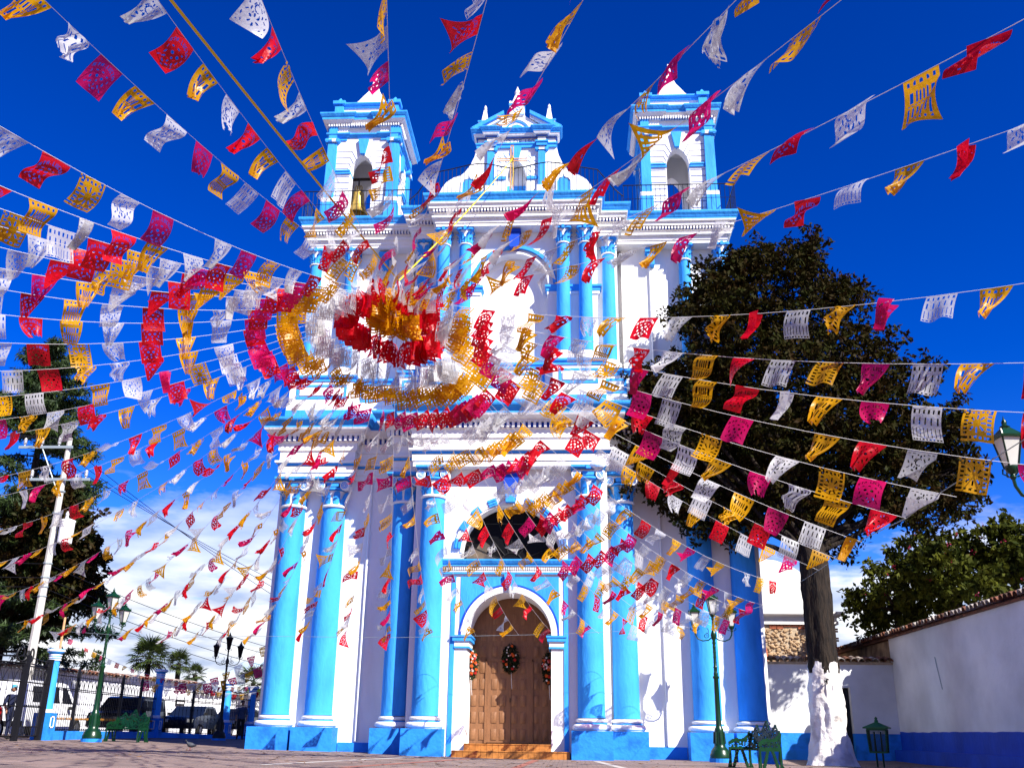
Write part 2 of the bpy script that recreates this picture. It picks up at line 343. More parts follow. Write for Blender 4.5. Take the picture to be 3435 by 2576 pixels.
# --- body walls (lower storey to z 10.9, upper storey to 18.4)
g = G()
for sx in (-1, 1):
    g.box(*sorted((sx * 3.9, sx * 8.15)), 0.0, 1.5, -0.4, 12.45)
    g.box(*sorted((sx * 3.9, sx * 7.85)), 0.1, 1.5, 12.45, 18.6); g.box(*sorted((sx * 4.7, sx * 7.7)), 1.5, 2.85, 8.0, 18.7)
    g.box(*sorted((sx * 2.9, sx * 3.95)), -0.7, 0.5, -0.3, 12.5)
    g.box(*sorted((sx * 2.9, sx * 3.7)), -0.6, 0.6, 12.5, 18.6)
g.box(-3.9, 3.9, 0.6, 1.5, 5.0, 18.6); g.box(-7.6, 7.6, 1.5, 24, -.3, 8.6)
part(g, 'wall', 'white')
# --- projecting centre: door wall, fanlight wall, niche wall
DOORC = (0.0, 3.56, 1.31)
g = G(); g.archwall(-3.13, 3.13, -0.3, 5.56, [(-1.31, 0.3)] + arc(0, 3.56, 1.31, 24)[0:] + [(1.31, 0.3)] if False else arc(0, 3.56, 1.31, 24), -1.5, -0.1)
part(g, 'portal_wall', 'white')
g = G(); g.archwall(-3.13, 3.13, 5.56, 10.9, arc(0, 6.13, 1.57, 28), -1.5, -0.55, sill=5.86)
part(g, 'fanlight_wall', 'white')
g = G(); g.box(-3.0, 3.0, -0.5, 0.3, 5.4, 18.5); g.box(-3.1, -1.5, -0.6, 0.3, -0.2, 5.4); g.box(1.5, 3.1, -0.6, 0.3, -0.2, 5.4); part(g, 'core_wall', 'white')
g = G(); g.archwall(-2.95, 2.95, 10.9, 17.75, arc(0, 15.68, 1.2, 28), -1.4, -0.5, sill=12.35); part(g, 'niche_wall', 'white')
g = G(); g.box(-1.3, 1.3, -0.98, -0.52, 12.3, 17.2); part(g, 'niche_back', 'white')
# upper body block behind the niche carrying the terrace
g = G(); g.box(-2.95, 2.95, -1.38, 0.5, 17.76, 18.7); part(g, 'terrace_block', 'white')
# --- low blue skirting between plinths
def f(sx):
    g = G(); g.box(*sorted((sx * 3.95, sx * 5.5)), -0.05, 0.1, -0.3, 0.36); part(g, 'skirting', 'bluepl')
sym(f)

# --- lower and upper entablatures: plan polylines
LOW = [(-8.1, 3), (-8.1, -0.5), (-5.5, -0.5), (-5.5, -0.06), (-4.02, -0.06), (-4.02, -1.15), (-3.2, -1.15), (-3.2, -1.98)]
LOW = LOW + [(-x, y) for x, y in reversed(LOW)]
UPP = [(-7.75, 3), (-7.75, -0.42), (-3.95, -0.42), (-3.95, -0.9), (-3.25, -0.9), (-3.25, -1.3), (-2.75, -1.3), (-2.75, -1.95)]
UPP = [(-7.75, 3), (-7.75, -0.42), (-3.75, -0.42), (-3.75, -1.1), (-2.8, -1.1), (-2.8, -1.95)]
UPP = UPP + [(-x, y) for x, y in reversed(UPP)]
def entab(poly, z, s, zt, nm):
    """z: architrave bottom; s: height scale list; builds white, blue and dentil parts"""
    a, bl0, bl1, fz, d0, d1, c0, c1, c2, top, pr = s
    g = G(); g.mould(poly, [(-0.6, z), (0, z), (0, z + (a - z) * .45), (0.035, z + (a - z) * .45), (0.035, a), (0.05, a)]); part(g, 'architrave', 'white')
    if bl1 > bl0:
        g = G(); g.mould(poly, [(0.0, bl0), (0.055, bl0), (0.055, bl1), (0.0, bl1)]); part(g, 'fillet', 'blue')
    g = G(); g.mould(poly, [(0.04, bl1), (0.15, bl1 + .02), (0.15, bl1 + .085), (0.02, bl1 + .10), (0.02, fz), (0.08, fz + .02), (0.08, d0 - .03), (0.13, d0 - .02), (0.13, d0)]); part(g, 'frieze', 'white')
    g = G(); g.mould(poly, [(0.13, d0), (0.13, d1)]); part(g, 'dentil_bed', 'line' if False else 'deepblue')
    g = G(); g.mould(poly, [(0.13, d1), (0.26, d1), (0.26, d1 + .05), (pr * .55, d1 + .10), (pr * .72, c0 - .06), (pr * .76, c0)]); part(g, 'soffit', 'white')
    cor = G(); cor.mould(poly, [(pr * .74, c0), (pr * .76, c0), (pr * .76, c1), (pr * .80, c1), (pr * .86, c1 + (c2 - c1) * .35), (pr * .97, c1 + (c2 - c1) * .75), (pr, c2), (pr, top), (pr - .06, top + .02), (-0.3, top + .06)])
    part(cor, 'cornice', 'blue')
    return (d0, d1)
def dentils(poly, d0, d1, w, pitch, o, dep, name='dentils', m='white', par=None):
    g = G()
    for (x0, y0), (x1, y1) in zip(offs(poly, o), offs(poly, o)[1:]):
        L = hypot(x1 - x0, y1 - y0)
        if L < 0.15: continue
        ux, uy = (x1 - x0) / L, (y1 - y0) / L; nx, ny = uy, -ux; n = max(1, int(round(L / pitch))); st = L / n
        for i in range(n):
            c = (i + .5) * st; cx, cy = x0 + ux * c, y0 + uy * c
            if cy > 1.0: continue
            hw = w / 2
            pts = [(cx + ux * a * hw + nx * b, cy + uy * a * hw + ny * b) for a, b in ((-1, -.01), (1, -.01), (1, dep), (-1, dep))]
            xs_ = [q[0] for q in pts]; ys_ = [q[1] for q in pts]
            g.box(min(xs_), max(xs_), min(ys_), max(ys_), d0, d1)
    return stuff(part(g, name, m, par))
entab(LOW, 8.86, (9.26, 9.28, 9.36, 9.80, 10.13, 10.31, 10.52, 10.61, 10.80, 10.86, 0.70), 0, 'lower')
dentils(LOW, 10.13, 10.31, 0.085, 0.175, 0.13, 0.12)
entab(UPP, 17.74, (18.02, 18.02, 18.02, 18.14, 18.24, 18.36, 18.56, 18.64, 18.82, 18.87, 0.46), 0, 'upper')
dentils(UPP, 18.24, 18.36, 0.06, 0.115, 0.13, 0.10)
# --- attic course with framed panels between the storeys
ATT = [(-8.0, 3), (-8.0, -0.55), (-5.7, -0.55), (-5.7, -0.12), (-4.0, -0.12), (-4.0, -0.95), (-3.1, -0.95), (-3.1, -2.0), (-1.38, -2.0), (-1.38, -1.6)]
ATT = ATT + [(-x, y) for x, y in reversed(ATT)]
g = G(); g.mould(ATT, [(0.05, 10.8), (0.05, 11.06)]); part(g, 'attic_base', 'white')
g = G(); g.mould(ATT, [(0.05, 11.06), (0.065, 11.06), (0.065, 11.28), (0.05, 11.28)]); part(g, 'attic_band', 'blue')
g = G(); g.mould(ATT, [(0.05, 11.28), (0.05, 11.5), (0.0, 11.6), (0.0, 12.36), (-0.6, 12.36)]); part(g, 'attic_wall', 'white')
g = G(); g.mould(ATT, [(0.0, 12.36), (0.04, 12.36), (0.04, 12.44), (0.10, 12.50), (0.10, 12.58), (-0.8, 12.60)]); part(g, 'attic_cornice', 'blue')
def panel(x0, x1, z0, z1, y):
    g = G(); w = 0.085
    g.box(x0, x1, y - .02, y + .02, z1 - w, z1); g.box(x0, x1, y - .02, y + .02, z0, z0 + w); g.box(x0, x0 + w, y - .02, y + .02, z0 + w, z1 - w); g.box(x1 - w, x1, y - .02, y + .02, z0 + w, z1 - w)
    o = part(g, 'panel_frame', 'blue'); g = G(); g.box(x0 + w + .05, x1 - w - .05, y - .045, y + .02, z0 + w + .05, z1 - w - .05); part(g, 'panel_field', 'white', o)
def f(sx):
    panel(*sorted((sx * 7.75, sx * 5.95)), 11.70, 12.24, -0.55); panel(*sorted((sx * 5.55, sx * 4.85)), 11.72, 12.24, -0.12); panel(*sorted((sx * 4.7, sx * 4.1)), 11.72, 12.24, -0.12)
    panel(*sorted((sx * 3.9, sx * 3.2)), 11.70, 12.24, -0.95); panel(*sorted((sx * 2.9, sx * 1.58)), 11.70, 12.24, -2.0)
sym(f)
panel(-1.1, 1.1, 11.70, 12.24, -1.6)
g = G(); g.box(-1.36, 1.36, -1.66, -1.3, 12.38, 12.5); part(g, 'niche_sill', 'blue')

# --- columns
def shaft(r0, r1, h, n=28):
    g = G(); g.lathe([(r0 * 1.03, 0), (r0, .06)] + [(r0 + (r1 - r0) * t ** 1.5, .06 + (h - .06) * t) for t in [i / 8 for i in range(1, 9)]], n=n); return g
def torus_prof(R, r, z, n=8): return [(R + r * cos(-pi / 2 + pi * i / n), z + r * sin(-pi / 2 + pi * i / n)) for i in range(n + 1)]
def leaf_ring(g, n, r, z0, h, w, curl, ph=0.0, droop=0.25):
    for i in range(n):
        a = 2 * pi * i / n + ph; ca, sa = cos(a), sin(a); k = 6; rows = []
        for j in range(k + 1):
            t = j / k
            rr = r + curl * max(0, (t - .35) / .65) ** 2; zz_ = z0 + h * (t if t < .8 else .8 + (t - .8) * (1 - droop * 4) * 1.0)
            ww = w * (0.75 + 0.35 * sin(pi * min(1, t * 1.15))) * (1.0 if t < .85 else .6)
            rows.append([(rr * ca - ww * s_ * sa, rr * sa + ww * s_ * ca, zz_) if abs(s_) > .5 else ((rr + .035) * ca, (rr + .035) * sa, zz_) for s_ in (-.5001, 0, .5001)])
        b = g.p([q for row in rows for q in row])
        for j in range(k):
            for c in range(2): g.f.append((b + j * 3 + c, b + j * 3 + c + 1, b + (j + 1) * 3 + c + 1, b + (j + 1) * 3 + c))
def spiral(g, cx, y, cz, R, r, turns=2.3, s=1):
    pts = [(cx + s * (R * (1 - t * .85)) * cos(turns * 2 * pi * t + 1.2), y, cz + (R * (1 - t * .85)) * sin(turns * 2 * pi * t + 1.2)) for t in [i / 34 for i in range(35)]]
    g.tube(pts, r, 4)
def cyl_y(g, cx, cz, r, y0, y1, n=18):
    b = g.p([(cx + r * cos(2 * pi * i / n), y, cz + r * sin(2 * pi * i / n)) for y in (y0, y1) for i in range(n)])
    g.f += [tuple(b + i for i in range(n)), tuple(b + n + i for i in reversed(range(n)))]
    for i in range(n): j = (i + 1) % n; g.f.append((b + i, b + n + i, b + n + j, b + j))
def mk(gm, name, m, smooth=True):
    me = gm.mesh(name, M[m], smooth); recalc(me); edge_split(me); return me
LC = {}
LC['column'] = mk(shaft(0.44, 0.395, 6.68), 'shaft', 'blue')
g = G(); g.lathe([(0.0, .34), (.45, .34)] + torus_prof(.46, .055, .285) + [(.47, .22), (.49, .20)] + torus_prof(.54, .085, .10) + [(.56, 0)], n=32); LC['base'] = mk(g, 'base', 'white')
g = G(); g.lathe([(.45, .155), (.50, .155), (.50, .225), (.45, .225)], n=32); LC['base_ring'] = mk(g, 'base_ring', 'blue')
g = G(); g.box(-.655, .655, -.72, .5, -.45, .80); LC['plinth'] = mk(g, 'plinth', 'bluepl', False)
g = G(); g.lathe([(.40, .0)] + torus_prof(.41, .05, .04) + [(.385, .10), (.385, .45), (.44, .60), (.40, .62)], n=28); LC['bell'] = mk(g, 'bell', 'white')
g = G(); leaf_ring(g, 10, .39, .07, .30, .17, .10); leaf_ring(g, 8, .40, .10, .52, .22, .17, pi / 8); g.lathe([(.44, .56), (.50, .60), (.50, .65), (.44, .68)], n=24); g.box(-.2, .2, -.47, .3, .70, .83); LC['acanthus'] = mk(g, 'acanthus', 'blue')
g = G()
for sx in (-1, 1): cyl_y(g, sx * .42, .735, .165, -.46, .35)
g.box(-.42, .42, -.40, .35, .80, .90); LC['volute'] = mk(g, 'volute', 'white')
g = G()
for sx in (-1, 1): spiral(g, sx * .42, -.465, .735, .13, .013, 2.3, sx)
g.box(-.42, .42, -.402, -.38, .80, .812)
LC['spiral'] = mk(g, 'spiral', 'blue')
g = G(); g.box(-.60, .60, -.60, .3, .93, 1.0); g.box(-.55, .55, -.55, .3, .90, .93); g.box(-.08, .08, -.63, -.5, .87, .985); LC['abacus'] = mk(g, 'abacus', 'blue', False)
def lower_col(x, y, s=1.0):
    c = link('column', LC['column'], CH, (x, y, 1.16), None, (s, s, 1)); z = gz(x)
    for nm, dz in (('base', -.36), ('base_ring', -.36), ('plinth', -1.16), ('bell', 6.68), ('acanthus', 6.68), ('volute', 6.68), ('spiral', 6.68), ('abacus', 6.70)):
        link(nm, LC[nm], c, (0, 0, dz))
    return c
for x, y, s in ((7.58, -.1, 1), (6.18, -.1, 1), (3.62, -.75, .93), (2.52, -1.62, .93)):
    lower_col(-x, y, s); lower_col(x, y, s)
# sloping ground: plinths reach below the paving
UC = {}
UC['column'] = mk(shaft(.245, .215, 4.1, 22), 'upper_shaft', 'blue')
g = G(); g.lathe([(0, .26), (.25, .26)] + torus_prof(.26, .035, .22) + torus_prof(.30, .06, .12) + [(.31, .05), (.31, 0)], n=24); g.box(-.36, .36, -.36, .3, -.02, .06); UC['base'] = mk(g, 'upper_base', 'white')
g = G(); g.lathe([(.215, 0)] + torus_prof(.225, .03, .03) + [(.205, .07), (.21, .35), (.27, .56)], n=22); UC['bell'] = mk(g, 'upper_bell', 'white')
g = G(); leaf_ring(g, 8, .215, .06, .24, .12, .09); leaf_ring(g, 8, .22, .10, .40, .13, .13, pi / 8); leaf_ring(g, 4, .24, .25, .36, .12, .20, pi / 4)
n_ = 24; b = g.p([((.27 + .13 * abs(cos(2 * (2 * pi * i / n_ - pi / 4))) ** 3) * 1.0 * cos(2 * pi * i / n_), (.27 + .13 * abs(cos(2 * (2 * pi * i / n_ - pi / 4))) ** 3) * sin(2 * pi * i / n_), z) for z in (.57, .66) for i in range(n_)])
g.f += [tuple(b + i for i in reversed(range(n_))), tuple(b + n_ + i for i in range(n_))] + [(b + i, b + (i + 1) % n_, b + n_ + (i + 1) % n_, b + n_ + i) for i in range(n_)]
g.box(-.05, .05, -.36, -.2, .53, .67); UC['acanthus'] = mk(g, 'upper_acanthus', 'blue')
def upper_col(x, y):
    c = link('column', UC['column'], CH, (x, y, 12.98))
    for nm, dz in (('base', -.28), ('bell', 4.1), ('acanthus', 4.1)): link(nm, UC[nm], c, (0, 0, dz))
for x, y in ((7.55, -.18), (6.2, -.18), (3.38, -.72), (2.53, -1.62), (1.75, -1.62)): upper_col(-x, y); upper_col(x, y)
# pedestal blocks under the upper columns
def f(sx):
    for x, y in ((7.55, -.18), (6.2, -.18), (3.38, -.72), (2.53, -1.62), (1.75, -1.62)):
        g = G(); g.box(sx * x - .37, sx * x + .37, y - .37, y + .3, 12.60, 12.72); part(g, 'pedestal_cap', 'white')
sym(f)

# --- fanlight over the door
part(G().arcband(0, 6.13, 1.545, 1.62, 0, pi, -1.53, -1.4, 30), 'arch_roll', 'white')
nv = 17
for i in range(nv):
    if i == 8: continue
    a0 = radians(4) + radians(172) * i / nv; a1 = radians(4) + radians(172) * (i + 1) / nv
    g = G(); g.arcband(0, 6.13, 1.60, 1.80 if i % 2 else 1.83, a0, a1, -1.57 if i % 2 else -1.60, -1.45, 3)
    if i % 2 == 0:
        for rr in (1.66, 1.75): g.arcband(0, 6.13, rr, rr + .035, a0 + .01, a1 - .01, -1.63, -1.58, 2)
    part(g, 'voussoir', 'white' if i % 2 else 'blue')
g = G(); g.prism([(-.17, 7.80), (.17, 7.80), (.28, 8.84), (-.28, 8.84)], -1.72, -1.45); part(g, 'keystone', 'deepblue')
g = G(); g.prism([(-.15, 7.72), (.15, 7.72), (.17, 7.98), (-.17, 7.98)], -1.80, -1.60); part(g, 'keystone_foot', 'blue')
lun = [(1.57 * cos(pi * i / 24), 6.13 + 1.57 * sin(pi * i / 24)) for i in range(25)] + [(-1.57, 5.86), (1.57, 5.86)]
fl = part(G().prism(lun, -0.80, -0.77), 'fanlight', 'glass')
g = G()
for a in (22, 50, 72, 90, 108, 130, 158):
    a = radians(a); g.tube([(.35 * cos(a), -.82, 5.9 + .35 * sin(a)), (1.72 * cos(a), -.82, 5.9 + 1.72 * sin(a))], .018, 4)
g.tube([(.35 * cos(pi * i / 14), -.82, 5.9 + .35 * sin(pi * i / 14)) for i in range(15)], .02, 4); g.tube([(-1.3, -.82, 7.2), (1.3, -.82, 7.2)], .016, 4); g.tube([(-1.57, -.82, 5.9), (1.57, -.82, 5.9)], .025, 4)
part(g, 'glazing_bar', 'iron', fl)
M['paleglass'] = mat('reflection pane', (0.15, 0.11, 0.07), 0.5, col2=(0.03, 0.03, 0.03), vscale=2)  # beige reflection in the fanlight glass, painted as pane colour
g = G()
for a0, a1, r0, r1 in ((158, 176, .5, 1.5), (141, 157, .9, 1.25)):
    q = [(r0 * cos(radians(a0)), 5.9 + r0 * sin(radians(a0))), (r1 * cos(radians(a0)), 5.9 + r1 * sin(radians(a0))), (r1 * cos(radians(a1)), 5.9 + r1 * sin(radians(a1))), (r0 * cos(radians(a1)), 5.9 + r0 * sin(radians(a1)))]
    part(G().prism(q, -.812, -.803), 'reflection_pane', 'paleglass', fl)
# --- portal frame
lc = [(-2.15, -1.2), (-2.15, -1.53), (2.15, -1.53), (2.15, -1.2)]
g = G(); g.mould(lc, [(0.0, 5.44), (0.05, 5.44), (0.05, 5.50), (0.0, 5.50)]); part(g, 'lintel_fillet', 'blue')
g = G(); g.mould(lc, [(0.03, 5.50), (0.06, 5.50), (0.06, 5.53), (0.03, 5.55), (0.03, 5.66), (0.10, 5.68)]); part(g, 'lintel_bed', 'white')
g = G(); g.mould(lc, [(0.08, 5.68), (0.12, 5.68), (0.12, 5.73), (0.15, 5.75), (0.20, 5.84), (0.20, 5.89), (-.1, 5.90)]); part(g, 'lintel_cornice', 'blue')
dentils(lc, 5.56, 5.65, .035, .07, .03, .06)
def f(sx):
    g = G(); g.box(*sorted((sx * 1.70, sx * 1.84)), -1.53, -1.45, -.05, 5.36); part(g, 'portal_strip', 'blue')
    g = G(); pts = [(sx * 1.58, 3.58), (sx * 1.58, 5.36), (sx * .12, 5.36), (sx * .12, 5.13)] + [(sx * 1.555 * cos(a), 3.56 + 1.555 * sin(a)) for a in [radians(84) * (1 - i / 12) for i in range(1, 13)]]
    n = len(pts)
    for (xa, za), (xb, zb) in zip(pts[3:], pts[4:]):
        xo = (lambda x, z: (x, 5.36)); g.face([(xa, -1.52, za), (xb, -1.52, zb), (xb, -1.52, 5.36), (xa, -1.52, 5.36)])
    part(g, 'spandrel', 'blue')
    g = G(); g.mould([(sx * 1.24 if sx < 0 else 1.66, -0.6), (sx * 1.24 if sx < 0 else 1.66, -0.6)] if False else ([(-1.68, -1.2), (-1.68, -1.53), (-1.27, -1.53), (-1.27, -.3)] if sx < 0 else [(1.27, -.3), (1.27, -1.53), (1.68, -1.53), (1.68, -1.2)]), [(0, 3.16), (.03, 3.16), (.03, 3.22), (0.0, 3.22)]); part(g, 'impost_fillet', 'blue')
    pl = ([(-1.68, -1.2), (-1.68, -1.53), (-1.27, -1.53), (-1.27, -.3)] if sx < 0 else [(1.27, -.3), (1.27, -1.53), (1.68, -1.53), (1.68, -1.2)])
    g = G(); g.mould(pl, [(0, 3.22), (.02, 3.22), (.02, 3.34), (0.05, 3.38)]); part(g, 'impost_neck', 'white')
    g = G(); g.mould(pl, [(0.03, 3.36), (.08, 3.38), (.08, 3.46), (.11, 3.50), (.11, 3.55), (-.1, 3.555)]); part(g, 'impost', 'blue')
sym(f)
part(G().arcband(0, 3.56, 1.315, 1.50, 0, pi, -1.56, -1.45, 30), 'door_arch', 'white')
part(G().arcband(0, 3.56, 1.50, 1.565, 0, pi, -1.545, -1.45, 30), 'door_arch_fillet', 'deepblue')
g = G(); g.prism([(-.12, 4.95), (.12, 4.95), (.17, 5.44), (-.17, 5.44)], -1.64, -1.45); part(g, 'door_keystone', 'blue')
# --- door with raised panels and a wicket
DY = -0.02
lun = [(1.36 * cos(pi * i / 20), 3.56 + 1.36 * sin(pi * i / 20)) for i in range(21)] + [(-1.36, .38), (1.36, .38)]
dr = part(G().prism(lun, DY, DY + .06), 'door', 'wood')
g = G(); g.frust(0, 0, 0, .02, .095, .175, .095, .175); g = G()
b = g.p([(-.085, 0, -.165), (.085, 0, -.165), (.085, 0, .165), (-.085, 0, .165), (-.085, -.018, -.165), (.085, -.018, -.165), (.085, -.018, .165), (-.085, -.018, .165), (-.035, -.045, -.10), (.035, -.045, -.10), (.035, -.045, .10), (-.035, -.045, .10)])
g.f += [(b, b + 1, b + 5, b + 4), (b + 1, b + 2, b + 6, b + 5), (b + 2, b + 3, b + 7, b + 6), (b + 3, b, b + 4, b + 7), (b + 4, b + 5, b + 9, b + 8), (b + 5, b + 6, b + 10, b + 9), (b + 6, b + 7, b + 11, b + 10), (b + 7, b + 4, b + 8, b + 11), (b + 8, b + 9, b + 10, b + 11)]
pm = mk(g, 'door_panel', 'woodp', False)
for c, x in enumerate((-1.20, -.93, -.54, -.27, .10, .38, .80, 1.08)):
    for r in range(9):
        z = .66 + .505 * r
        if hypot(x, max(0, z + .2 - 3.56)) > 1.22: continue
        o = link('door_panel', pm, dr, (x, DY - .028 if 2 <= c <= 5 and r < 5 else DY, z))
g = G(); g.box(-.78, .66, DY - .028, DY - .001, .42, 2.88); part(g, 'wicket_door', 'wood', dr)
g = G(); g.box(-.84, -.78, DY - .05, DY, .4, 2.94); g.box(.66, .70, DY - .05, DY, .4, 2.94); g.box(-.84, .70, DY - .05, DY, 2.88, 2.96); part(g, 'wicket_frame', 'wood', dr)
g = G(); g.box(-.004, .004, DY - .04, DY, .42, 2.86); g.tube([(-.03, DY - .07, 1.62), (-.03, DY - .07, 1.75)], .015, 6); part(g, 'door_handle', 'iron', dr)
# --- tiled steps
def step(x0, x1, y0, y1, z0, z1):
    o = part(G().box(x0, x1, y0 + .02, y1, z0, z1 - .01), 'step', 'mortar'); n = int((x1 - x0) / .17); w = (x1 - x0) / n
    tm = mk(G().box(-w / 2 + .004, w / 2 - .004, 0, .03, 0, z1 - z0), 'step_tile', 'tile', False); tt = mk(G().box(-w / 2 + .004, w / 2 - .004, 0, .34, -.015, .012), 'tread_tile', 'tile', False)
    for i in range(n):
        link('step_tile', tm, o, (x0 + (i + .5) * w, y0 - .005, z0)); link('tread_tile', tt, o, (x0 + (i + .5) * w, y0 - .02, z1))
step(-1.62, 1.86, -2.15, -1.4, -.05, .20); step(-1.30, 1.30, -1.75, -.1, .19, .39)
# --- niche dressings of the upper storey
part(G().arcband(0, 15.68, 1.38, 1.50, 0, pi, -1.52, -1.35, 32), 'niche_arch', 'blue')
part(G().arcband(0, 15.68, 1.20, 1.29, 0, pi, -1.44, -1.35, 32), 'niche_arch_roll', 'white')
g = G(); g.prism([(-.16, 17.0), (.16, 17.0), (.2, 17.62), (-.2, 17.62)], -1.75, -1.35); g.box(-.24, .24, -1.80, -1.35, 17.58, 17.70); part(g, 'niche_corbel', 'deepblue')
def f(sx):
    pl = ([(-3.0, -1.0), (-3.0, -1.41), (-1.2, -1.41), (-1.2, -.9)] if sx < 0 else [(1.2, -.9), (1.2, -1.41), (3.0, -1.41), (3.0, -1.0)])
    g = G(); g.mould(pl, [(0, 15.36), (.05, 15.38), (.05, 15.46), (.10, 15.52), (.10, 15.60), (-.05, 15.62)]); part(g, 'niche_impost', 'blue')
    g = G(); g.mould(pl, [(0, 15.26), (.03, 15.26), (.03, 15.36)]); part(g, 'niche_impost_neck', 'white')
    g = G(); g.prism([(sx * 4.98 - .13, 17.0), (sx * 4.98 + .13, 17.0), (sx * 4.98 + .13, 17.5), (sx * 4.98 - .13, 17.5)], -.22, .12); g.box(sx * 4.98 - .2, sx * 4.98 + .2, -.28, .12, 17.5, 17.66); part(g, 'bay_corbel', 'blue')
    g = G(); g.tube([(sx * 4.93, -.06, .4), (sx * 4.93, -.06, 8.8)], .04, 8); g.tube([(sx * 4.95, .04, 12.6), (sx * 4.95, .04, 17.0)], .04, 8); part(g, 'drain_pipe', 'white', None, True)
    g = G(); g.box(*sorted((sx * 4.0, sx * 5.55)), -.02, .1, 9.28, 9.36); 
sym(f)
# --- central terrace gable
GY = -1.0
def half(pts): return pts + [(-x, z) for x, z in reversed(pts)]
sil = [(2.86, 18.8), (2.86, 19.75), (2.78, 19.95), (2.62, 20.18), (2.36, 20.36), (2.1, 20.44), (1.92, 20.62), (1.74, 20.9), (1.6, 21.25), (1.5, 21.7), (1.48, 22.1)]
ga = G()
pts = sil
for (xa, za), (xb, zb) in zip(sil, sil[1:]):
    for sx in (-1, 1):
        q = [(sx * 1.2, za), (sx * xa, za), (sx * xb, zb), (sx * 1.2, zb)]
        if zb > za: ga.prism(q, GY, GY + .5)
ga.archwall(-1.2, 1.2, 18.8, 22.1, ogive(0, 20.36, .37, .70), GY, GY + .5)
gab = part(ga, 'gable', 'white')
def gp(gm, n, m, smooth=False): return part(gm, n, m, gab, smooth)
g = G(); g.box(-.6, .6, GY + .45, GY + .6, 18.8, 21.6); gp(g, 'gable_back', 'white')
g = G(); g.box(-.37, .37, GY + .42, GY + .45, 18.8, 20.2); gp(g, 'gable_niche_panel', 'blue')
def f(sx):
    g = G(); g.box(*sorted((sx * .83, sx * 1.10)), GY - .12, GY + .1, 19.9, 21.42); g.box(*sorted((sx * .80, sx * 1.13)), GY - .14, GY + .1, 21.62, 22.06); gp(g, 'gable_pilaster', 'blue')
    g = G(); g.box(*sorted((sx * .78, sx * 1.15)), GY - .15, GY + .1, 18.8, 19.9); g.box(*sorted((sx * .82, sx * 1.11)), GY - .16, GY + .1, 21.44, 21.56); gp(g, 'gable_pilaster_base', 'white')
    g = G(); cyl_y(g, sx * .965 - .18, 21.49, .075, GY - .17, GY + .05); cyl_y(g, sx * .965 + .18, 21.49, .075, GY - .17, GY + .05); gp(g, 'gable_volute', 'blue', True)
    g = G(); cyl_y(g, sx * 2.88, 19.55, .17, GY - .04, GY + .3); gp(g, 'scroll', 'white', True)
    g = G(); spiral(g, sx * 2.88, GY - .045, 19.55, .10, .012, 1.8, sx); gp(g, 'scroll_line', 'blue')
    g = G(); lp = [(1.54, 18.9), (2.02, 18.9), (2.02, 20.12), (1.95, 20.2), (1.84, 20.24), (1.78, 20.38), (1.72, 20.24), (1.61, 20.2), (1.54, 20.12)]; g.prism([(sx * x, z) for x, z in lp], GY - .012, GY + .1); gp(g, 'blind_window', 'blue')
    g = G(); g.tube([(sx * x, GY - .02, z) for x, z in [(1.50, 18.9), (1.50, 20.14), (1.6, 20.26), (1.72, 20.30), (1.78, 20.45), (1.84, 20.30), (1.96, 20.26), (2.06, 20.14), (2.06, 18.9)]], .035, 5); gp(g, 'blind_window_rim', 'white')
    # raking cornice
    q = [(1.50, 22.34), (.52, 23.06), (.46, 23.22), (.52, 23.24), (1.68, 22.42), (1.68, 22.34)]
    g = G(); g.prism([(sx * x, z) for x, z in [(1.62, 22.34), (.50, 23.02), (.50, 23.17), (1.72, 22.45)]], GY - .22, GY + .3); gp(g, 'raking_cornice', 'blue')
    g = G(); g.prism([(sx * x, z) for x, z in [(1.40, 22.34), (.50, 22.90), (.50, 23.02), (1.60, 22.34)]], GY - .12, GY + .3); gp(g, 'raking_bed', 'white')
    # corner obelisks
    g = G(); g.box(*sorted((sx * 1.01, sx * 1.47)), GY - .10, GY + .36, 22.34, 22.74); g.frust(sx * 1.24, GY + .13, 22.80, 23.40, .14, .14, .055, .055); g.lathe([(.055, 23.40), (.075, 23.43), (.05, 23.46), (.06, 23.52), (.03, 23.62), (0, 23.66)], sx * 1.24, GY + .13, 10); gp(g, 'obelisk', 'white')
    g = G(); g.box(*sorted((sx * .98, sx * 1.50)), GY - .13, GY + .39, 22.74, 22.80); gp(g, 'obelisk_cap', 'blue')
    g = G(); pts = [(sx * 1.24 + .11 * cos(a), GY - .105, 22.54 + .11 * sin(a)) for a in [2 * pi * i / 16 for i in range(17)]]; g.tube(pts, .012, 4)
    for a in range(3): g.tube([(sx * 1.24 - .08 * cos(a * pi / 3), GY - .105, 22.54 - .08 * sin(a * pi / 3)), (sx * 1.24 + .08 * cos(a * pi / 3), GY - .105, 22.54 + .08 * sin(a * pi / 3))], .008, 4)
    gp(g, 'rosette', 'blue')
    # zigzag and fan lines on the gable wall
    g = G()
    for k in range(6):
        z = 21.15 - .20 * k
        if z < 20.1: break
        g.tube([(sx * (.79 - .115 * i), GY - .008, z + (.10 if i % 2 else 0)) for i in range(0, 4 if z < 20.6 else 5)], .008, 4)
    g.tube([(sx * .12, GY - .008, 20.98), (sx * .30, GY - .008, 21.38)], .008, 4); g.tube([(sx * .24, GY - .008, 20.88), (sx * .5, GY - .008, 21.38)], .008, 4)
    gp(g, 'zigzag_line', 'blue')
    g = G(); g.box(*sorted((sx * .40, sx * .80)), GY - .05, GY + .05, 20.22, 20.34); gp(g, 'gable_impost', 'blue')
sym(f)
gc = [(-1.5, -.6), (-1.5, GY - .06), (-1.15, GY - .06), (-1.15, GY - .20), (-.78, GY - .20), (-.78, GY - .06), (.78, GY - .06), (.78, GY - .20), (1.15, GY - .20), (1.15, GY - .06), (1.5, GY - .06), (1.5, -.6)]
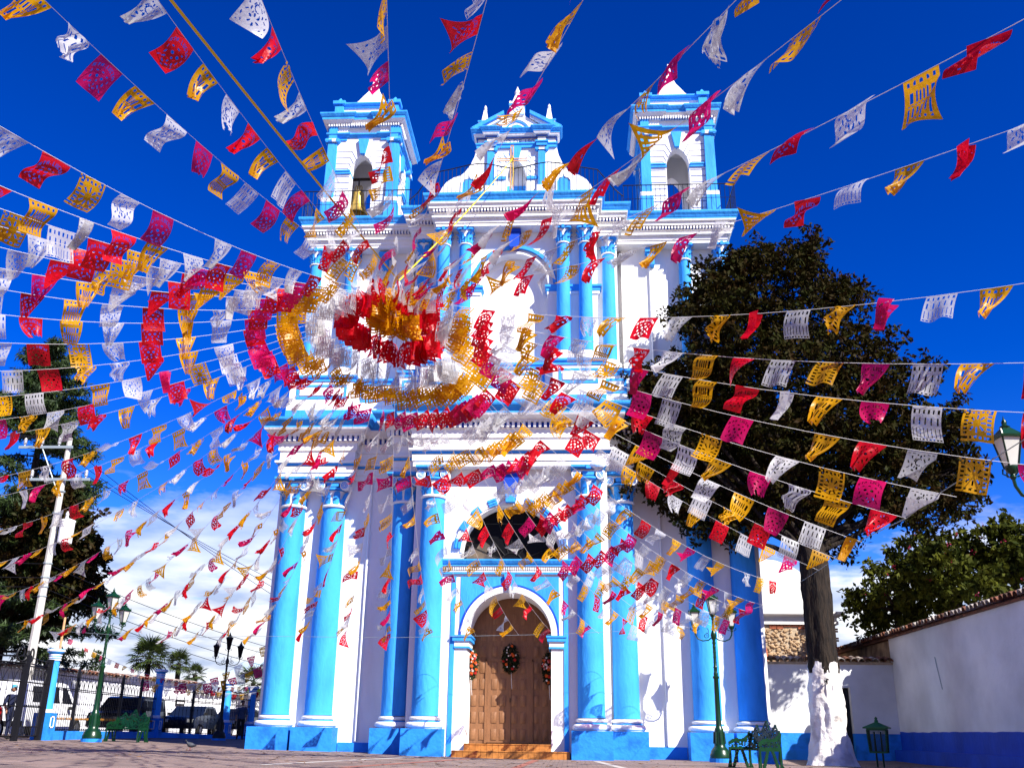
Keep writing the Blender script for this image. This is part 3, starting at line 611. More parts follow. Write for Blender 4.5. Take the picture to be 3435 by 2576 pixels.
g = G(); g.mould(gc, [(-.05, 21.58), (.02, 21.58), (.02, 21.70), (.06, 21.72), (.06, 21.78), (-.05, 21.79)]); gp(g, 'gable_string', 'blue')
g = G(); g.mould(gc, [(0.02, 21.98), (.04, 21.98), (.04, 22.03)]); gp(g, 'gable_dentil_line', 'line')
g = G(); g.mould(gc, [(-.1, 21.80), (-.03, 21.80), (-.03, 21.98)]); g.mould(gc, [(.02, 22.03), (.10, 22.06), (.14, 22.14)]); gp(g, 'gable_frieze', 'white')
g = G(); g.mould(gc, [(.13, 22.14), (.15, 22.14), (.15, 22.19), (.18, 22.20), (.25, 22.30), (.25, 22.34), (-.4, 22.36)]); gp(g, 'gable_cornice', 'blue')
g = G(); ty = [(-1.15, 22.34), (1.15, 22.34), (.8, 22.62), (.42, 22.92), (.30, 23.02), (-.30, 23.02), (-.42, 22.92), (-.8, 22.62)]
g.prism(ty, GY - .05, GY + .3); gp(g, 'tympanum', 'white')
g = G(); og = ogive(0, 22.36, .52, .52); 
for r_, yy, mm_, nn_ in ((.40, GY - .06, 'white', 'tympanum_rim'), ):
    pass
g = G(); g.tube([(x, GY - .06, z) for x, z in ogive(0, 22.36, .50, .50)], .045, 5); gp(g, 'tympanum_arch', 'white')
g = G(); g.tube([(x, GY - .06, z) for x, z in ogive(0, 22.36, .42, .40)], .03, 5); g.prism(ogive(0, 22.36, .30, .26), GY - .065, GY); gp(g, 'tympanum_window', 'blue')
g = G(); g.box(-.28, .28, GY - .12, GY + .36, 23.02, 23.46); g.frust(0, GY + .12, 23.54, 24.0, .22, .22, .09, .09); g.lathe([(.09, 24.0), (.12, 24.04), (.08, 24.1), (.11, 24.2), (.05, 24.36), (0, 24.5)], 0, GY + .12, 12)
for sx in (-1, 1): g.box(sx * .26 - .04, sx * .26 + .04, GY - .1, GY, 23.54, 23.68)
gp(g, 'central_finial', 'white')
g = G(); g.box(-.31, .31, GY - .15, GY + .39, 23.46, 23.54); g.box(-.29, .29, GY - .13, GY - .1, 23.03, 23.06)
pts = [(.13 * cos(a), GY - .125, 23.26 + .13 * sin(a)) for a in [2 * pi * i / 16 for i in range(17)]]; g.tube(pts, .012, 4)
for a in range(3): g.tube([(-.09 * cos(a * pi / 3), GY - .125, 23.26 - .09 * sin(a * pi / 3)), (.09 * cos(a * pi / 3), GY - .125, 23.26 + .09 * sin(a * pi / 3))], .008, 4)
gp(g, 'finial_cap', 'blue')
g = G(); g.prism([(-.08, 21.05), (.08, 21.05), (.19, 21.58), (-.19, 21.58)], GY - .10, GY + .1); gp(g, 'gable_keystone', 'blue')
fc = bpy.data.curves.new('lettering', 'FONT'); fc.body = 'AÑO DE 1902'; fc.size = .255; fc.extrude = .004; fc.align_x = 'CENTER'; fc.space_character = 1.06
fo = bpy.data.objects.new('tmp', fc); COL.objects.link(fo); bpy.context.view_layer.update()
lm = bpy.data.meshes.new_from_object(fo.evaluated_get(bpy.context.evaluated_depsgraph_get())); bpy.data.objects.remove(fo)
lm.materials.clear(); lm.materials.append(M['line'])
lo = link('lettering', lm, gab, (0.0, GY - .035, 21.775), (pi / 2, 0, 0)); lo['label'] = 'dark blue painted year reading AÑO DE 1902'

# --- bell towers
def tower(cx):
    TW, Y0 = 1.30, 0.18; TD = 2.6; cy = Y0 + TD / 2
    core = G()
    for k in range(4):
        core.M = Matrix.Translation((cx, cy, 0)) @ Matrix.Rotation(k * pi / 2, 4, 'Z')
        hw = TD / 2
        core.archwall(-hw + (0 if k % 2 == 0 else .42), hw - (0 if k % 2 == 0 else .42), 18.8, 23.5, ogive(0, 21.45, .44, .80), -hw, -hw + .42)
    core.M = None; core.box(cx - 1.28, cx + 1.28, Y0 + .02, Y0 + TD - .02, 23.2, 24.1)
    t = part(core, 'bell_tower', 'white')
    def tp(gm, n, m, smooth=False): return part(gm, n, m, t, smooth)
    R4 = [Matrix.Translation((cx, cy, 0)) @ Matrix.Rotation(k * pi / 2, 4, 'Z') for k in range(4)]
    h = TD / 2
    def one(R, name, m, fn, smooth=False):
        gg = G(); gg.M = R; fn(gg); gg.M = None; return tp(gg, name, m, smooth)
    grv = G()
    for k, R in enumerate(R4):
        if k == 2: continue
        grv.M = R; e = .003 * k
        for sx in (-1, 1):
            xa, xb = sorted((sx * 1.05, sx * (1.42 - e)))
            def fp(g_): g_.frust((xa + xb) / 2, -h + .02, 20.2, 22.74, (xb - xa) / 2 + .01, .16 + e, (xb - xa) / 2 - .01, .15 + e)
            one(R, 'tower_pilaster', 'blue', fp); one(R, 'pilaster_block', 'blue', lambda g_: g_.box(xa + .02, xb - .02, -h - .17 - e, -h + .1, 22.92, 23.5))
            one(R, 'tower_pedestal', 'blue', lambda g_: g_.box(xa - .06, xb + .05, -h - .20 - e, -h + .1, 18.85, 20.02)); one(R, 'pedestal_moulding', 'white', lambda g_: g_.box(xa - .05, xb + .04, -h - .19 - e, -h + .1, 20.03, 20.2)); one(R, 'pilaster_neck', 'white', lambda g_: g_.box(xa, xb, -h - .20 - e, -h + .1, 22.77, 22.90))
            for xv in (xa - .03, xb + .03): one(R, 'tower_volute', 'blue', lambda g_: cyl_y(g_, xv, 22.83, .085, -h - .21 - e, -h + .05, 12), True)
            for zj in (19.0, 19.28, 19.56, 19.84, 20.12, 20.4, 20.68, 20.96, 21.24): grv.box(*sorted((sx * .47, sx * 1.04)), -h - .012, -h + .02, zj, zj + .022)
            for zj, dz, xi in ((21.62, .10, .50), (21.86, .20, .42), (22.12, .30, .33), (22.40, .42, .21)):
                grv.tube([(sx * 1.04, -h - .006, zj), (sx * (xi + dz * .55), -h - .006, zj), (sx * (xi + .03), -h - .006, zj - dz * .95)], .012, 4)
            def fi(g_): g_.box(*sorted((sx * .47, sx * 1.04)), -h - .06, -h + .1, 21.36, 21.46); g_.box(*sorted((sx * .46, sx * 1.04)), -h - .09, -h + .1, 21.461, 21.52); g_.box(*sorted((sx * .435, sx * .469)), -h - .05, -h + .40, 21.36, 21.459)
            one(R, 'tower_impost', 'blue', fi)
        one(R, 'tower_keystone', 'blue', lambda g_: g_.prism([(-.09, 22.24), (.09, 22.24), (.21, 22.92), (-.21, 22.92)], -h - .12, -h + .1))
    grv.M = None; stuff(tp(grv, 'joint_line', 'line'))
    pl = [(cx - h, cy + h), (cx - h, cy - h), (cx - h + .55, cy - h), (cx - h + .55, cy - h + .07), (cx + h - .55, cy - h + .07), (cx + h - .55, cy - h), (cx + h, cy - h), (cx + h, cy + h), (cx - h, cy + h)]
    pl2 = [(cx - h, cy + h), (cx - h, cy - h), (cx + h, cy - h), (cx + h, cy + h), (cx - h, cy + h)]
    g = G(); g.mould(pl, [(-.1, 22.90), (.06, 22.90), (.06, 23.02), (.13, 23.05), (.20, 23.12), (.20, 23.18), (-.1, 23.20)]); tp(g, 'tower_string', 'blue')
    g = G(); g.mould(pl, [(.0, 23.18), (.10, 23.2), (.10, 23.46), (.16, 23.48)]); g.mould(pl, [(.16, 23.58), (.24, 23.59), (.30, 23.66), (.36, 23.70)]); tp(g, 'tower_frieze', 'white')
    g = G(); g.mould(pl, [(.15, 23.46), (.15, 23.59)]); tp(g, 'tower_dentil_bed', 'deepblue')
    dentils(pl2, 23.46, 23.58, .05, .10, .15, .09, 'tower_dentils', 'white', t)
    g = G(); g.mould(pl, [(.34, 23.70), (.37, 23.70), (.37, 23.80), (.40, 23.82), (.46, 23.92), (.46, 23.98), (-.5, 24.02)]); tp(g, 'tower_cornice', 'blue')
    g = G(); g.box(cx - 1.05, cx + 1.05, cy - 1.12, cy + 1.12, 24.0, 24.60); g.box(cx - 1.12, cx + 1.12, cy - 1.05, cy + 1.05, 24.0, 24.6)
    prof = [(.95, 24.7), (.74, 25.0), (.54, 25.38), (.38, 25.75), (.24, 26.05), (.15, 26.35), (.095, 26.65), (.06, 26.95), (.045, 27.2)]
    for (a, z0), (b_, z1) in zip(prof, prof[1:]): g.frust(cx, cy, z0, z1, a, a, b_, b_)
    tp(g, 'tower_attic', 'white')
    g = G(); pa = [(cx - 1.17, cy + 1.17), (cx - 1.17, cy - 1.17), (cx + 1.17, cy - 1.17), (cx + 1.17, cy + 1.17), (cx - 1.17, cy + 1.17)]
    g.mould(pa, [(-.1, 24.56), (.03, 24.58), (.03, 24.64), (.12, 24.70), (.12, 24.76), (-1.2, 24.78)]); tp(g, 'attic_cap', 'blue')
    for sx in (-1, 1):
        for sy in (-1, 1):
            x, y = cx + sx * 1.13, cy + sy * 1.13; g = G()
            g.box(x - .17, x + .17, y - .17, y + .17, 24.0, 24.60); g.box(x - .25, x + .25, y - .25, y + .25, 24.66, 24.80); g.frust(x, y, 24.80, 25.06, .14, .14, .02, .02); tp(g, 'attic_pier', 'blue')
tower(-6.2); tower(6.2)
# --- iron railings
def railing(pts, bars, base, zt, nm='railing'):
    g = G(); g.tube(pts, .022, 5)
    for (x, y), z0, z1 in bars: g.tube([(x, y, z0), (x, y, z1)], .010, 4, False)
    return part(g, nm, 'iron')
cx_ = [(-3.95, 19.2), (-3.65, 19.5), (-3.0, 19.78), (-2.4, 19.9), (-1.6, 20.1), (-1.2, 20.14), (-.8, 20.08), (-.35, 19.96), (0, 19.9)]
tops = cx_ + [(-x, z) for x, z in reversed(cx_[:-1])]
def topz(x):
    for (xa, za), (xb, zb) in zip(tops, tops[1:]):
        if xa <= x <= xb: return za + (zb - za) * (x - xa) / (xb - xa)
    return 19.2
ry = lambda x: -2.25 if abs(x) < 3.05 else -1.35
P_ = [(x, ry(x), z) for x, z in tops]
railing(P_, [((x, ry(x)), 18.86, topz(x)) for x in [-3.9 + .15 * i for i in range(53)]], 0, 0)
def f(sx):
    xs_ = [4.0 + .17 * i for i in range(24)]; zt = 19.98
    pts = [(sx * 3.98, -.82, zt), (sx * 8.1, -.82, zt), (sx * 8.1, 3.2, zt)]
    bars = [((sx * x, -.82), 18.86, zt) for x in xs_] + [((sx * 8.1, -.82 + .18 * i), 18.86, zt) for i in range(23)]
    railing(pts, bars, 0, 0)
    g = G(); g.tube([(sx * 3.98, -.82, 19.4), (sx * 8.1, -.82, 19.4), (sx * 8.1, 3.2, 19.4)], .010, 4); part(g, 'mid_rail', 'iron')
sym(f)

# --- things on the church
g = G(); bx, by = -6.45, 0.9
bell = thing('bell', 'brass bell hanging in the arch of the left tower', 'bell', (bx, by, 0))
g.lathe([(0, 21.0), (.12, 21.0), (.20, 20.96), (.24, 20.86), (.26, 20.6), (.30, 20.35), (.38, 20.12), (.44, 19.98), (.46, 19.94), (.42, 19.93), (.38, 20.02), (.28, 20.3), (.2, 20.8), (0, 20.9)], n=28); g.obj('bell_body', M['brass'], bell, True)
g = G()
for a in (-.09, 0, .09): g.tube([(a - .04, 0, 20.98), (a - .05, 0, 21.2), (a, 0, 21.28), (a + .05, 0, 21.2), (a + .04, 0, 20.98)], .022, 6)
g.obj('bell_crown', M['brass'], bell, True)
g = G(); g.box(-.62, .72, -.05, .05, 21.52, 21.60); g.tube([(0, 0, 21.25), (0, 0, 21.55)], .03, 6); g.obj('headstock', M['bark'], bell)
g = G(); g.tube([(0, 0, 20.5), (0.01, 0, 19.75)], .012, 5); g.lathe([(0, 19.92), (.05, 19.88), (.05, 19.8), (0, 19.75)], n=10); g.obj('clapper', M['iron'], bell)
cr = thing('wooden_cross', 'raw wood lath cross tied to the terrace railing below the gable', 'cross', (-.08, -2.33, 0))
g = G()
for d in (-.045, .045): g.box(d - .018, d + .018, -.02, .02, 18.95, 20.80)
g.box(-.06, .06, -.02, .02, 20.78, 20.82); g.obj('upright', M['crosswood'], cr)
g = G()
for d in (-.045, .045): g.box(-.56, .56, -.045, -.021, 20.20 + d - .018, 20.20 + d + .018)
g.obj('crossbar', M['crosswood'], cr)
bb = thing('light_bulb', 'white bulb on a cord hanging over the church door', 'bulb', (.02, -1.72, 0))
g = G(); g.tube([(0, 0, 5.68), (0, 0, 5.05)], .008, 4); g.obj('cord', M['iron'], bb)
g = G(); g.lathe([(0, 4.78), (.04, 4.80), (.05, 4.88), (.045, 4.98), (.03, 5.05), (0, 5.06)], n=12); g.obj('bulb', M['milk'], bb, True)
# flower wreaths on the door
def wreath(x, y, z, hw, hh, label, seed):
    rnd = random.Random(seed); w = thing('flower_wreath', label, 'wreath', (x, y, z), 0, 'flower wreaths at the door')
    g = G()
    for i in range(420):
        a = rnd.uniform(0, 2 * pi); r = sqrt(rnd.random()); px, pz = hw * r * cos(a) * 1.1, hh * r * sin(a) * 1.08; py = -.12 * (1 - r * r) - rnd.uniform(0, .08)
        d = Vector((rnd.gauss(0, 1), rnd.gauss(-.6, .5), rnd.gauss(0, 1))).normalized(); e = d.orthogonal().normalized(); l = rnd.uniform(.05, .10); c = Vector((px, py, pz))
        g.face([c - d * l, c + e * l * .35, c + d * l, c - e * l * .35])
    g.obj('foliage', M['wreathleaf'], w, fix=False)
    for mname, n, rr in ((('flowO', 4, .045), ('flowR', 3, .045), ('flowW', 7, .024), ('flowP', 2, .024)) if seed == 2 else (('flowO', 8, .05), ('flowR', 4, .05), ('flowW', 10, .032), ('flowP', 6, .032))):
        for i in range(n):
            a = rnd.uniform(0, 2 * pi); r = sqrt(rnd.random()) * .95; c = (hw * r * cos(a), -.13 * (1 - r * r) - .09, hh * r * sin(a)); gg = G()
            for k in range(3):
                for j in range(6):
                    t = 2 * pi * (j + k * .33) / 6; q = rr * (1 - k * .28)
                    gg.face([(0, -.012 - .012 * k, 0), (q * cos(t - .5), -.02 * k - .006, q * sin(t - .5)), (q * 1.2 * cos(t), -.02 * k, q * 1.2 * sin(t)), (q * cos(t + .5), -.02 * k - .006, q * sin(t + .5))])
            o = gg.obj('flower', M[mname], w, fix=False); o.location = c
    g = G(); g.tube([(.02, -.06, -hh * .8), (.03, -.07, -hh - .3), (.05, -.07, -hh - .50)], .006, 4); g.obj('ribbon', M['string'], w)
wreath(-1.26, -.45, 2.75, .20, .44, 'sunlit oval wreath of orange and white flowers on the left door jamb', 1)
wreath(-.02, -.10, 2.95, .25, .42, 'round flower wreath hung in the middle of the brown church door', 2)
wreath(1.20, -.30, 2.65, .19, .45, 'shaded oval flower wreath on the right door jamb', 3)

# ------------------------------------------------------------------ boundary walls on the right
def tiles_row(parent, p0, p1, across, n, r=.11, L=.55, mats=('rooftile', 'tilelime'), tilt=.22, dz=0.0, seed=1):
    """barrel tiles laid side by side from p0 to p1; `across` = unit vector down the slope"""
    rnd = random.Random(seed); p0, p1 = Vector(p0), Vector(p1); ac = Vector(across).normalized(); al = (p1 - p0).normalized(); up = Vector((0, 0, 1))
    meshes = []
    for mm_ in mats:
        g = G(); k = 6
        prof = [(cos(pi * i / k), sin(pi * i / k)) for i in range(k + 1)]
        b = g.p([(r * sc * x, y, r * sc * z * .9 + t) for y, sc in ((0, .9), (L, 1.1)) for t in (0, -.018) for x, z in prof]); q = k + 1
        for i in range(k):
            g.f += [(b + i, b + i + 1, b + 2 * q + i + 1, b + 2 * q + i), (b + q + i, b + 3 * q + i, b + 3 * q + i + 1, b + q + i + 1), (b + 2 * q + i, b + 2 * q + i + 1, b + 3 * q + i + 1, b + 3 * q + i), (b + i, b + q + i, b + q + i + 1, b + i + 1)]
        meshes.append(mk(g, 'roof_tile', mm_, True))
    for i in range(n):
        c = p0 + (p1 - p0) * ((i + .5) / n) + up * (dz + rnd.uniform(-.012, .012))
        x = al; y = (ac * cos(tilt) - up * sin(tilt)); z = x.cross(y)
        if z.z < 0: x = -x; z = x.cross(y)
        a = rnd.uniform(-.05, .05)
        m4 = Matrix(((x.x, y.x, z.x, c.x), (x.y, y.y, z.y, c.y), (x.z, y.z, z.z, c.z), (0, 0, 0, 1))) @ Matrix.Rotation(a, 4, 'Z') @ Matrix.Translation((0, -L * .5 + rnd.uniform(-.02, .02), 0))
        o = link('roof_tile', meshes[rnd.random() < .5 and 1 or 0], parent); o.matrix_local = m4
rw = thing('side_wall', 'tall shaded white wall with blue base closing the plaza on the right', 'wall')
g = G(); g.box(13.0, 13.4, -20, 3.1, -.3, 3.95); g.obj('wall', M['wallwhite'], rw)
g = G(); g.box(12.72, 13.0, -20, 2.9, -.3, .34); n_ = 120
zb = [.905 + .022 * mnoise.noise(Vector((i * .31, 1.7, 0))) + .008 * mnoise.noise(Vector((i * 1.3, 5.1, 0))) for i in range(n_ + 1)]; yb = [-20 + 23.1 * i / n_ for i in range(n_ + 1)]
for i in range(n_):
    g.face([(12.992, yb[i], -.3), (12.992, yb[i + 1], -.3), (12.992, yb[i + 1], zb[i + 1]), (12.992, yb[i], zb[i])]); g.face([(12.992, yb[i], zb[i]), (12.992, yb[i + 1], zb[i + 1]), (13.02, yb[i + 1], zb[i + 1]), (13.02, yb[i], zb[i])])
g.obj('base_band', M['deepblue'], rw)
g = G(); g.box(12.9, 13.5, -20, 3.1, 3.95, 4.0); g.prism([(12.86, 4.0), (13.54, 4.0), (13.2, 4.13)], -20, 3.2); g.obj('coping', M['rooftile'], rw)
tiles_row(rw, (12.98, -14, 4.10), (12.98, 3.2, 4.10), (-1, 0, 0), 64, seed=3, L=.5); tiles_row(rw, (13.42, -6, 4.10), (13.42, 3.2, 4.10), (1, 0, 0), 34, seed=4, L=.5, mats=('tilelime', 'tilelime'))
ridge = G(); cyl = [(13.2, y, 4.2) for y in (-20, 3.2)]; ridge.tube(cyl, .09, 8); ridge.obj('ridge', M['tilelime'], rw)
g = G(); g.tube([(12.98, -1.15, 3.05), (12.98, -1.2, 2.8), (12.98, -1.3, 2.5), (12.98, -1.42, 2.1)], .012, 4); g.obj('loose_wire', M['galv'], rw)
rw2 = thing('rear_side_wall', 'stained tan rendered wall with tiled coping behind the doorway wall', 'wall')
g = G(); g.box(13.15, 13.5, 3.3, 16, -.2, 3.95); g.obj('wall', M['render'], rw2)
g = G(); g.prism([(13.0, 3.98), (13.66, 3.98), (13.33, 4.2)], 3.3, 16); g.obj('coping', M['rooftile'], rw2)
tiles_row(rw2, (13.14, 3.3, 4.15), (13.14, 16, 4.15), (-1, 0, 0), 46, seed=5, L=.48); 
g = G(); g.tube([(13.33, 3.3, 4.25), (13.33, 16, 4.25)], .09, 8); g.obj('ridge', M['tilelime'], rw2)
bw = thing('rear_wall', 'low white wall with blue base and dark doorway beside the church', 'wall')
g = G(); g.box(8.1, 10.62, 3.0, 3.35, .84, 3.08); g.box(11.48, 13.0, 3.0, 3.35, .84, 3.08); g.box(10.62, 11.48, 3.0, 3.35, 2.32, 3.08); g.obj('wall', M['wallwhite'], bw)
g = G(); g.box(8.1, 10.62, 2.985, 3.34, -.3, .84); g.box(11.48, 13.0, 2.985, 3.34, -.3, .84); g.box(8.1, 10.6, 2.86, 3.0, -.3, .30); g.obj('base_band', M['bluepl'], bw)
g = G(); g.box(10.62, 11.48, 3.24, 3.30, -.3, 2.32); g.obj('doorway_door', M['iron'], bw)
g = G(); g.box(8.1, 13.0, 2.92, 3.5, 3.08, 3.13); g.prism([(0, 0)] * 0 or [(8.1, 3.13), (13.0, 3.13), (13.0, 3.16), (8.1, 3.16)], 2.9, 3.5); g.obj('coping', M['mortar'], bw)
tiles_row(bw, (8.1, 3.0, 3.24), (12.95, 3.0, 3.24), (0, -1, 0), 21, r=.115, seed=6, L=.55); tiles_row(bw, (8.1, 3.5, 3.24), (12.95, 3.5, 3.24), (0, 1, 0), 21, r=.115, seed=7, L=.55)
# stone annex with a whitewashed vault
an = thing('stone_annex', 'rubble stone annex with white cornice and whitewashed vault beside the church', 'building')
g = G(); g.box(8.0, 12.0, 6.05, 14, 0, 4.75); g.obj('wall', M['mortar'], an)
rnd = random.Random(11)
sms = []
for i in range(5):
    g = G(); k = 7; ang = sorted(rnd.uniform(0, 2 * pi) for _ in range(k)); ang = [2 * pi * j / k + rnd.uniform(-.25, .25) for j in range(k)]
    rad = [rnd.uniform(.75, 1.05) for _ in range(k)]
    b = g.p([(rad[j] * cos(ang[j]), 0, rad[j] * sin(ang[j]) * .6) for j in range(k)] + [(rad[j] * .75 * cos(ang[j]), -.35, rad[j] * .75 * sin(ang[j]) * .6) for j in range(k)] + [(rnd.uniform(-.1, .1), -.5, rnd.uniform(-.1, .1))])
    for j in range(k): n = (j + 1) % k; g.f += [(b + j, b + n, b + k + n, b + k + j), (b + k + j, b + k + n, b + 2 * k)]
    sms.append(mk(g, 'stone', 'stone', False))
spots = []
for _ in range(900):
    x, z, w = rnd.uniform(9.0, 11.95), rnd.uniform(3.3, 4.72), rnd.uniform(.045, .15)
    if x > 11.45 or z > 4.56 or (x < 9.25 and z < 3.9): continue
    if any(hypot(x - a_, (z - b_) * 1.5) < (w + c_) * .62 for a_, b_, c_ in spots): continue
    spots.append((x, z, w)); link('stone', rnd.choice(sms), an, (x, 6.046, z), (0, rnd.uniform(-.6, .6), 0), (w, .07 + w * .5, w * rnd.uniform(.8, 1.3)))
bmesh_ = mk(G().box(-.12, .12, -.035, .02, -.032, .032), 'brick', 'brick', False)
for zz_ in [3.30 + .085 * i for i in range(17)]:
    for x in [11.55 + .26 * i for i in range(2)]: link('brick', bmesh_, an, (x + (.1 if int(zz_ * 100) % 2 else 0) + .05, 6.035, zz_))
for x in [9.1 + .27 * i for i in range(9)]:
    for zz_ in (4.60, 4.69):
        if rnd.random() < .75: link('brick', bmesh_, an, (x, 6.035, zz_))
g = G(); ap = [(8.0, 6.0), (12.05, 6.0), (12.05, 14)]; g.mould(ap, [(0, 4.74), (.06, 4.74), (.06, 4.86), (.02, 4.88), (.02, 5.0), (.22, 5.06), (.28, 5.10), (.28, 5.20), (-.3, 5.24)]); g.obj('cornice', M['white'], an)
g = G()
for i in range(12):
    a0, a1 = pi * i / 12, pi * (i + 1) / 12
    g.face([(9.4 + 2.35 * cos(a0), 6.3, 5.2 + 2.1 * sin(a0)), (9.4 + 2.35 * cos(a1), 6.3, 5.2 + 2.1 * sin(a1)), (9.4 + 2.35 * cos(a1), 14, 5.2 + 2.1 * sin(a1)), (9.4 + 2.35 * cos(a0), 14, 5.2 + 2.1 * sin(a0))]); g.face([(9.4, 6.3, 5.2), (9.4 + 2.35 * cos(a0), 6.3, 5.2 + 2.1 * sin(a0)), (9.4 + 2.35 * cos(a1), 6.3, 5.2 + 2.1 * sin(a1))])
g.obj('vault', M['white'], an)
g = G(); g.lathe([(.10, 3.35), (.13, 3.4), (.12, 3.75), (.09, 3.85)], 9.22, 5.85, 12); g.obj('clay_spout', M['brick'], an, True)

# ------------------------------------------------------------------ trees
def leaves(g, c, r, n, rnd, size, asp=.45, flat=(1, 1, 1), shell=.45, droop=0.0, upb=.25):
    for i in range(n):
        d = Vector((rnd.gauss(0, 1), rnd.gauss(0, 1), rnd.gauss(0, 1))); d.normalize()
        rr = r * (shell + (1 - shell) * rnd.random() ** .6)
        rr *= 1 + .45 * mnoise.noise(d * 2.9 + c * .7)
        p = c + Vector((d.x * rr * flat[0], d.y * rr * flat[1], d.z * rr * flat[2]))
        a = (d * .8 + Vector((rnd.gauss(0, .7), rnd.gauss(0, .7), rnd.gauss(0, .7) - droop))).normalized()
        nrm = (d * .6 + Vector((rnd.gauss(0, .6), rnd.gauss(0, .6), upb + rnd.gauss(0, .6)))); s_ = a.cross(nrm)
        if s_.length < 1e-3: continue
        s_.normalize(); l = size * rnd.uniform(.6, 1.25); w = l * asp
        k = len(g.v); g.v += [tuple(p - a * l * .5), tuple(p + s_ * w * .5), tuple(p + a * l * .5), tuple(p - s_ * w * .5)]; g.f.append((k, k + 1, k + 2, k + 3))
def clumps(g, c, r, n, rnd, size, asp, flat, per=22):
    for i in range(max(3, n // per)):
        d = Vector((rnd.gauss(0, 1), rnd.gauss(0, 1), rnd.gauss(0, 1))); d.normalize(); rr = r * (.30 + .75 * rnd.random() ** .55) * (1 + .40 * mnoise.noise(d * 2.4 + c * .7))
        p = c + Vector((d.x * rr * flat[0], d.y * rr * flat[1], d.z * rr * flat[2])); leaves(g, p, rnd.uniform(.16, .36), per, rnd, size, asp, (1, .8, .8), .15, .25)
def limb(g, a, b, r0, r1, rnd, n=6, wob=.15):
    a, b = Vector(a), Vector(b); L = (b - a).length; pts = []
    for i in range(n + 1):
        t = i / n; pts.append(a.lerp(b, t) + Vector((rnd.gauss(0, 1), rnd.gauss(0, 1), rnd.gauss(0, .5))) * (wob * L * .12 * sin(pi * t)))
    g.tube(pts, [r0 + (r1 - r0) * i / n for i in range(n + 1)], 8)
def trunk_mesh(base, prof, seed, lean=(0, 0), nseg=40, flut=.14, nz=26, knob=.06):
    """prof: list of (z, r); fluted noisy trunk"""
    g = G(); zs = [prof[0][0] + (prof[-1][0] - prof[0][0]) * i / nz for i in range(nz + 1)]
    def rad(z):
        for (za, ra), (zb, rb) in zip(prof, prof[1:]):
            if za <= z <= zb: t = (z - za) / (zb - za); return ra + (rb - ra) * t
        return prof[-1][1]
    for z in zs:
        r = rad(z); pts = []
        for k in range(nseg):
            a = 2 * pi * k / nseg
            fl = flut * (abs(sin(2.5 * a + seed + .25 * sin(z * 1.3))) ** .6 - .6) * (1.5 if z < .7 else .9)
            no_ = knob * mnoise.noise(Vector((cos(a) * 3, sin(a) * 3, z * 2.2 + seed))) + .5 * knob * mnoise.noise(Vector((cos(a) * 8, sin(a) * 8, z * 6)))
            fd_ = 1 - .75 * max(0, (z - prof[0][0]) / (prof[-1][0] - prof[0][0]) - .75) / .25 if knob > .07 else 1; q = r * (1 + fl * fd_) + no_ * fd_; pts.append((base[0] + lean[0] * z + q * cos(a), base[1] + lean[1] * z + q * sin(a), base[2] + z + (0.05 * mnoise.noise(Vector((cos(a) * 2.5, sin(a) * 2.5, 4.4))) + .03 * mnoise.noise(Vector((cos(a) * 9, sin(a) * 9, 1.1))) if knob > .07 and z > zs[-2] else 0)))
        g.p(pts)
    for j in range(len(zs) - 1):
        for k in range(nseg): k2 = (k + 1) % nseg; g.f.append((j * nseg + k, j * nseg + k2, (j + 1) * nseg + k2, (j + 1) * nseg + k))
    return g
TB = Vector((9.42, -1.9, gz(9.42, -1.9)))
rnd = random.Random(5)
bt = thing('large_tree', 'large dark leafy tree with whitewashed trunk base in front of the side bay', 'tree', (0, 0, 0))
tr = trunk_mesh(TB, [(-.1, .80), (.15, .66), (.5, .56), (1.1, .50), (1.9, .48), (2.9, .43)], 1.3, nz=44, nseg=72, flut=.12, knob=.075).obj('whitewashed_trunk', M['limebark'], bt, True); tr['label'] = 'whitewashed lower trunk with knots and root flare'
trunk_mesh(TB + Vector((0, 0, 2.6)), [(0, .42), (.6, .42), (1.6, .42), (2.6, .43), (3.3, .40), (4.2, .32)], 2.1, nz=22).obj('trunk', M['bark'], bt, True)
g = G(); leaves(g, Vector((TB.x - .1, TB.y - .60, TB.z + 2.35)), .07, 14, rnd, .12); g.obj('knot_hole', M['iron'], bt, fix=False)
lob = [(2560, 1010, 190), (2740, 1085, 195), (2440, 1150, 190), (2925, 1260, 165), (2650, 1300, 285), (2380, 1310, 150), (3070, 1440, 155), (2270, 1440, 130), (2480, 1480, 200), (2760, 1530, 240), (2990, 1590, 170), (3165, 1600, 115), (2360, 1630, 115), (2570, 1700, 150), (2770, 1750, 120), (2190, 1400, 75), (2880, 1420, 220), (2650, 900, 95), (2530, 890, 80), (2200, 1560, 60), (2640, 1560, 220), (2330, 1060, 90), (2850, 990, 60), (2170, 1330, 95), (2120, 1450, 80), (2230, 1300, 110), (2160, 1540, 80), (2260, 1650, 90), (2330, 1745, 65), (2480, 1620, 150), (3225, 1560, 80), (3235, 1680, 65), (3110, 1690, 75), (3010, 1690, 70), (2420, 1000, 110), (2380, 930, 60), (2700, 865, 85), (2480, 900, 70), (2790, 980, 60), (3100, 1260, 60), (3200, 1440, 60)]
g = G(); br_ = G(); fork = TB + Vector((0, 0, 5.9))
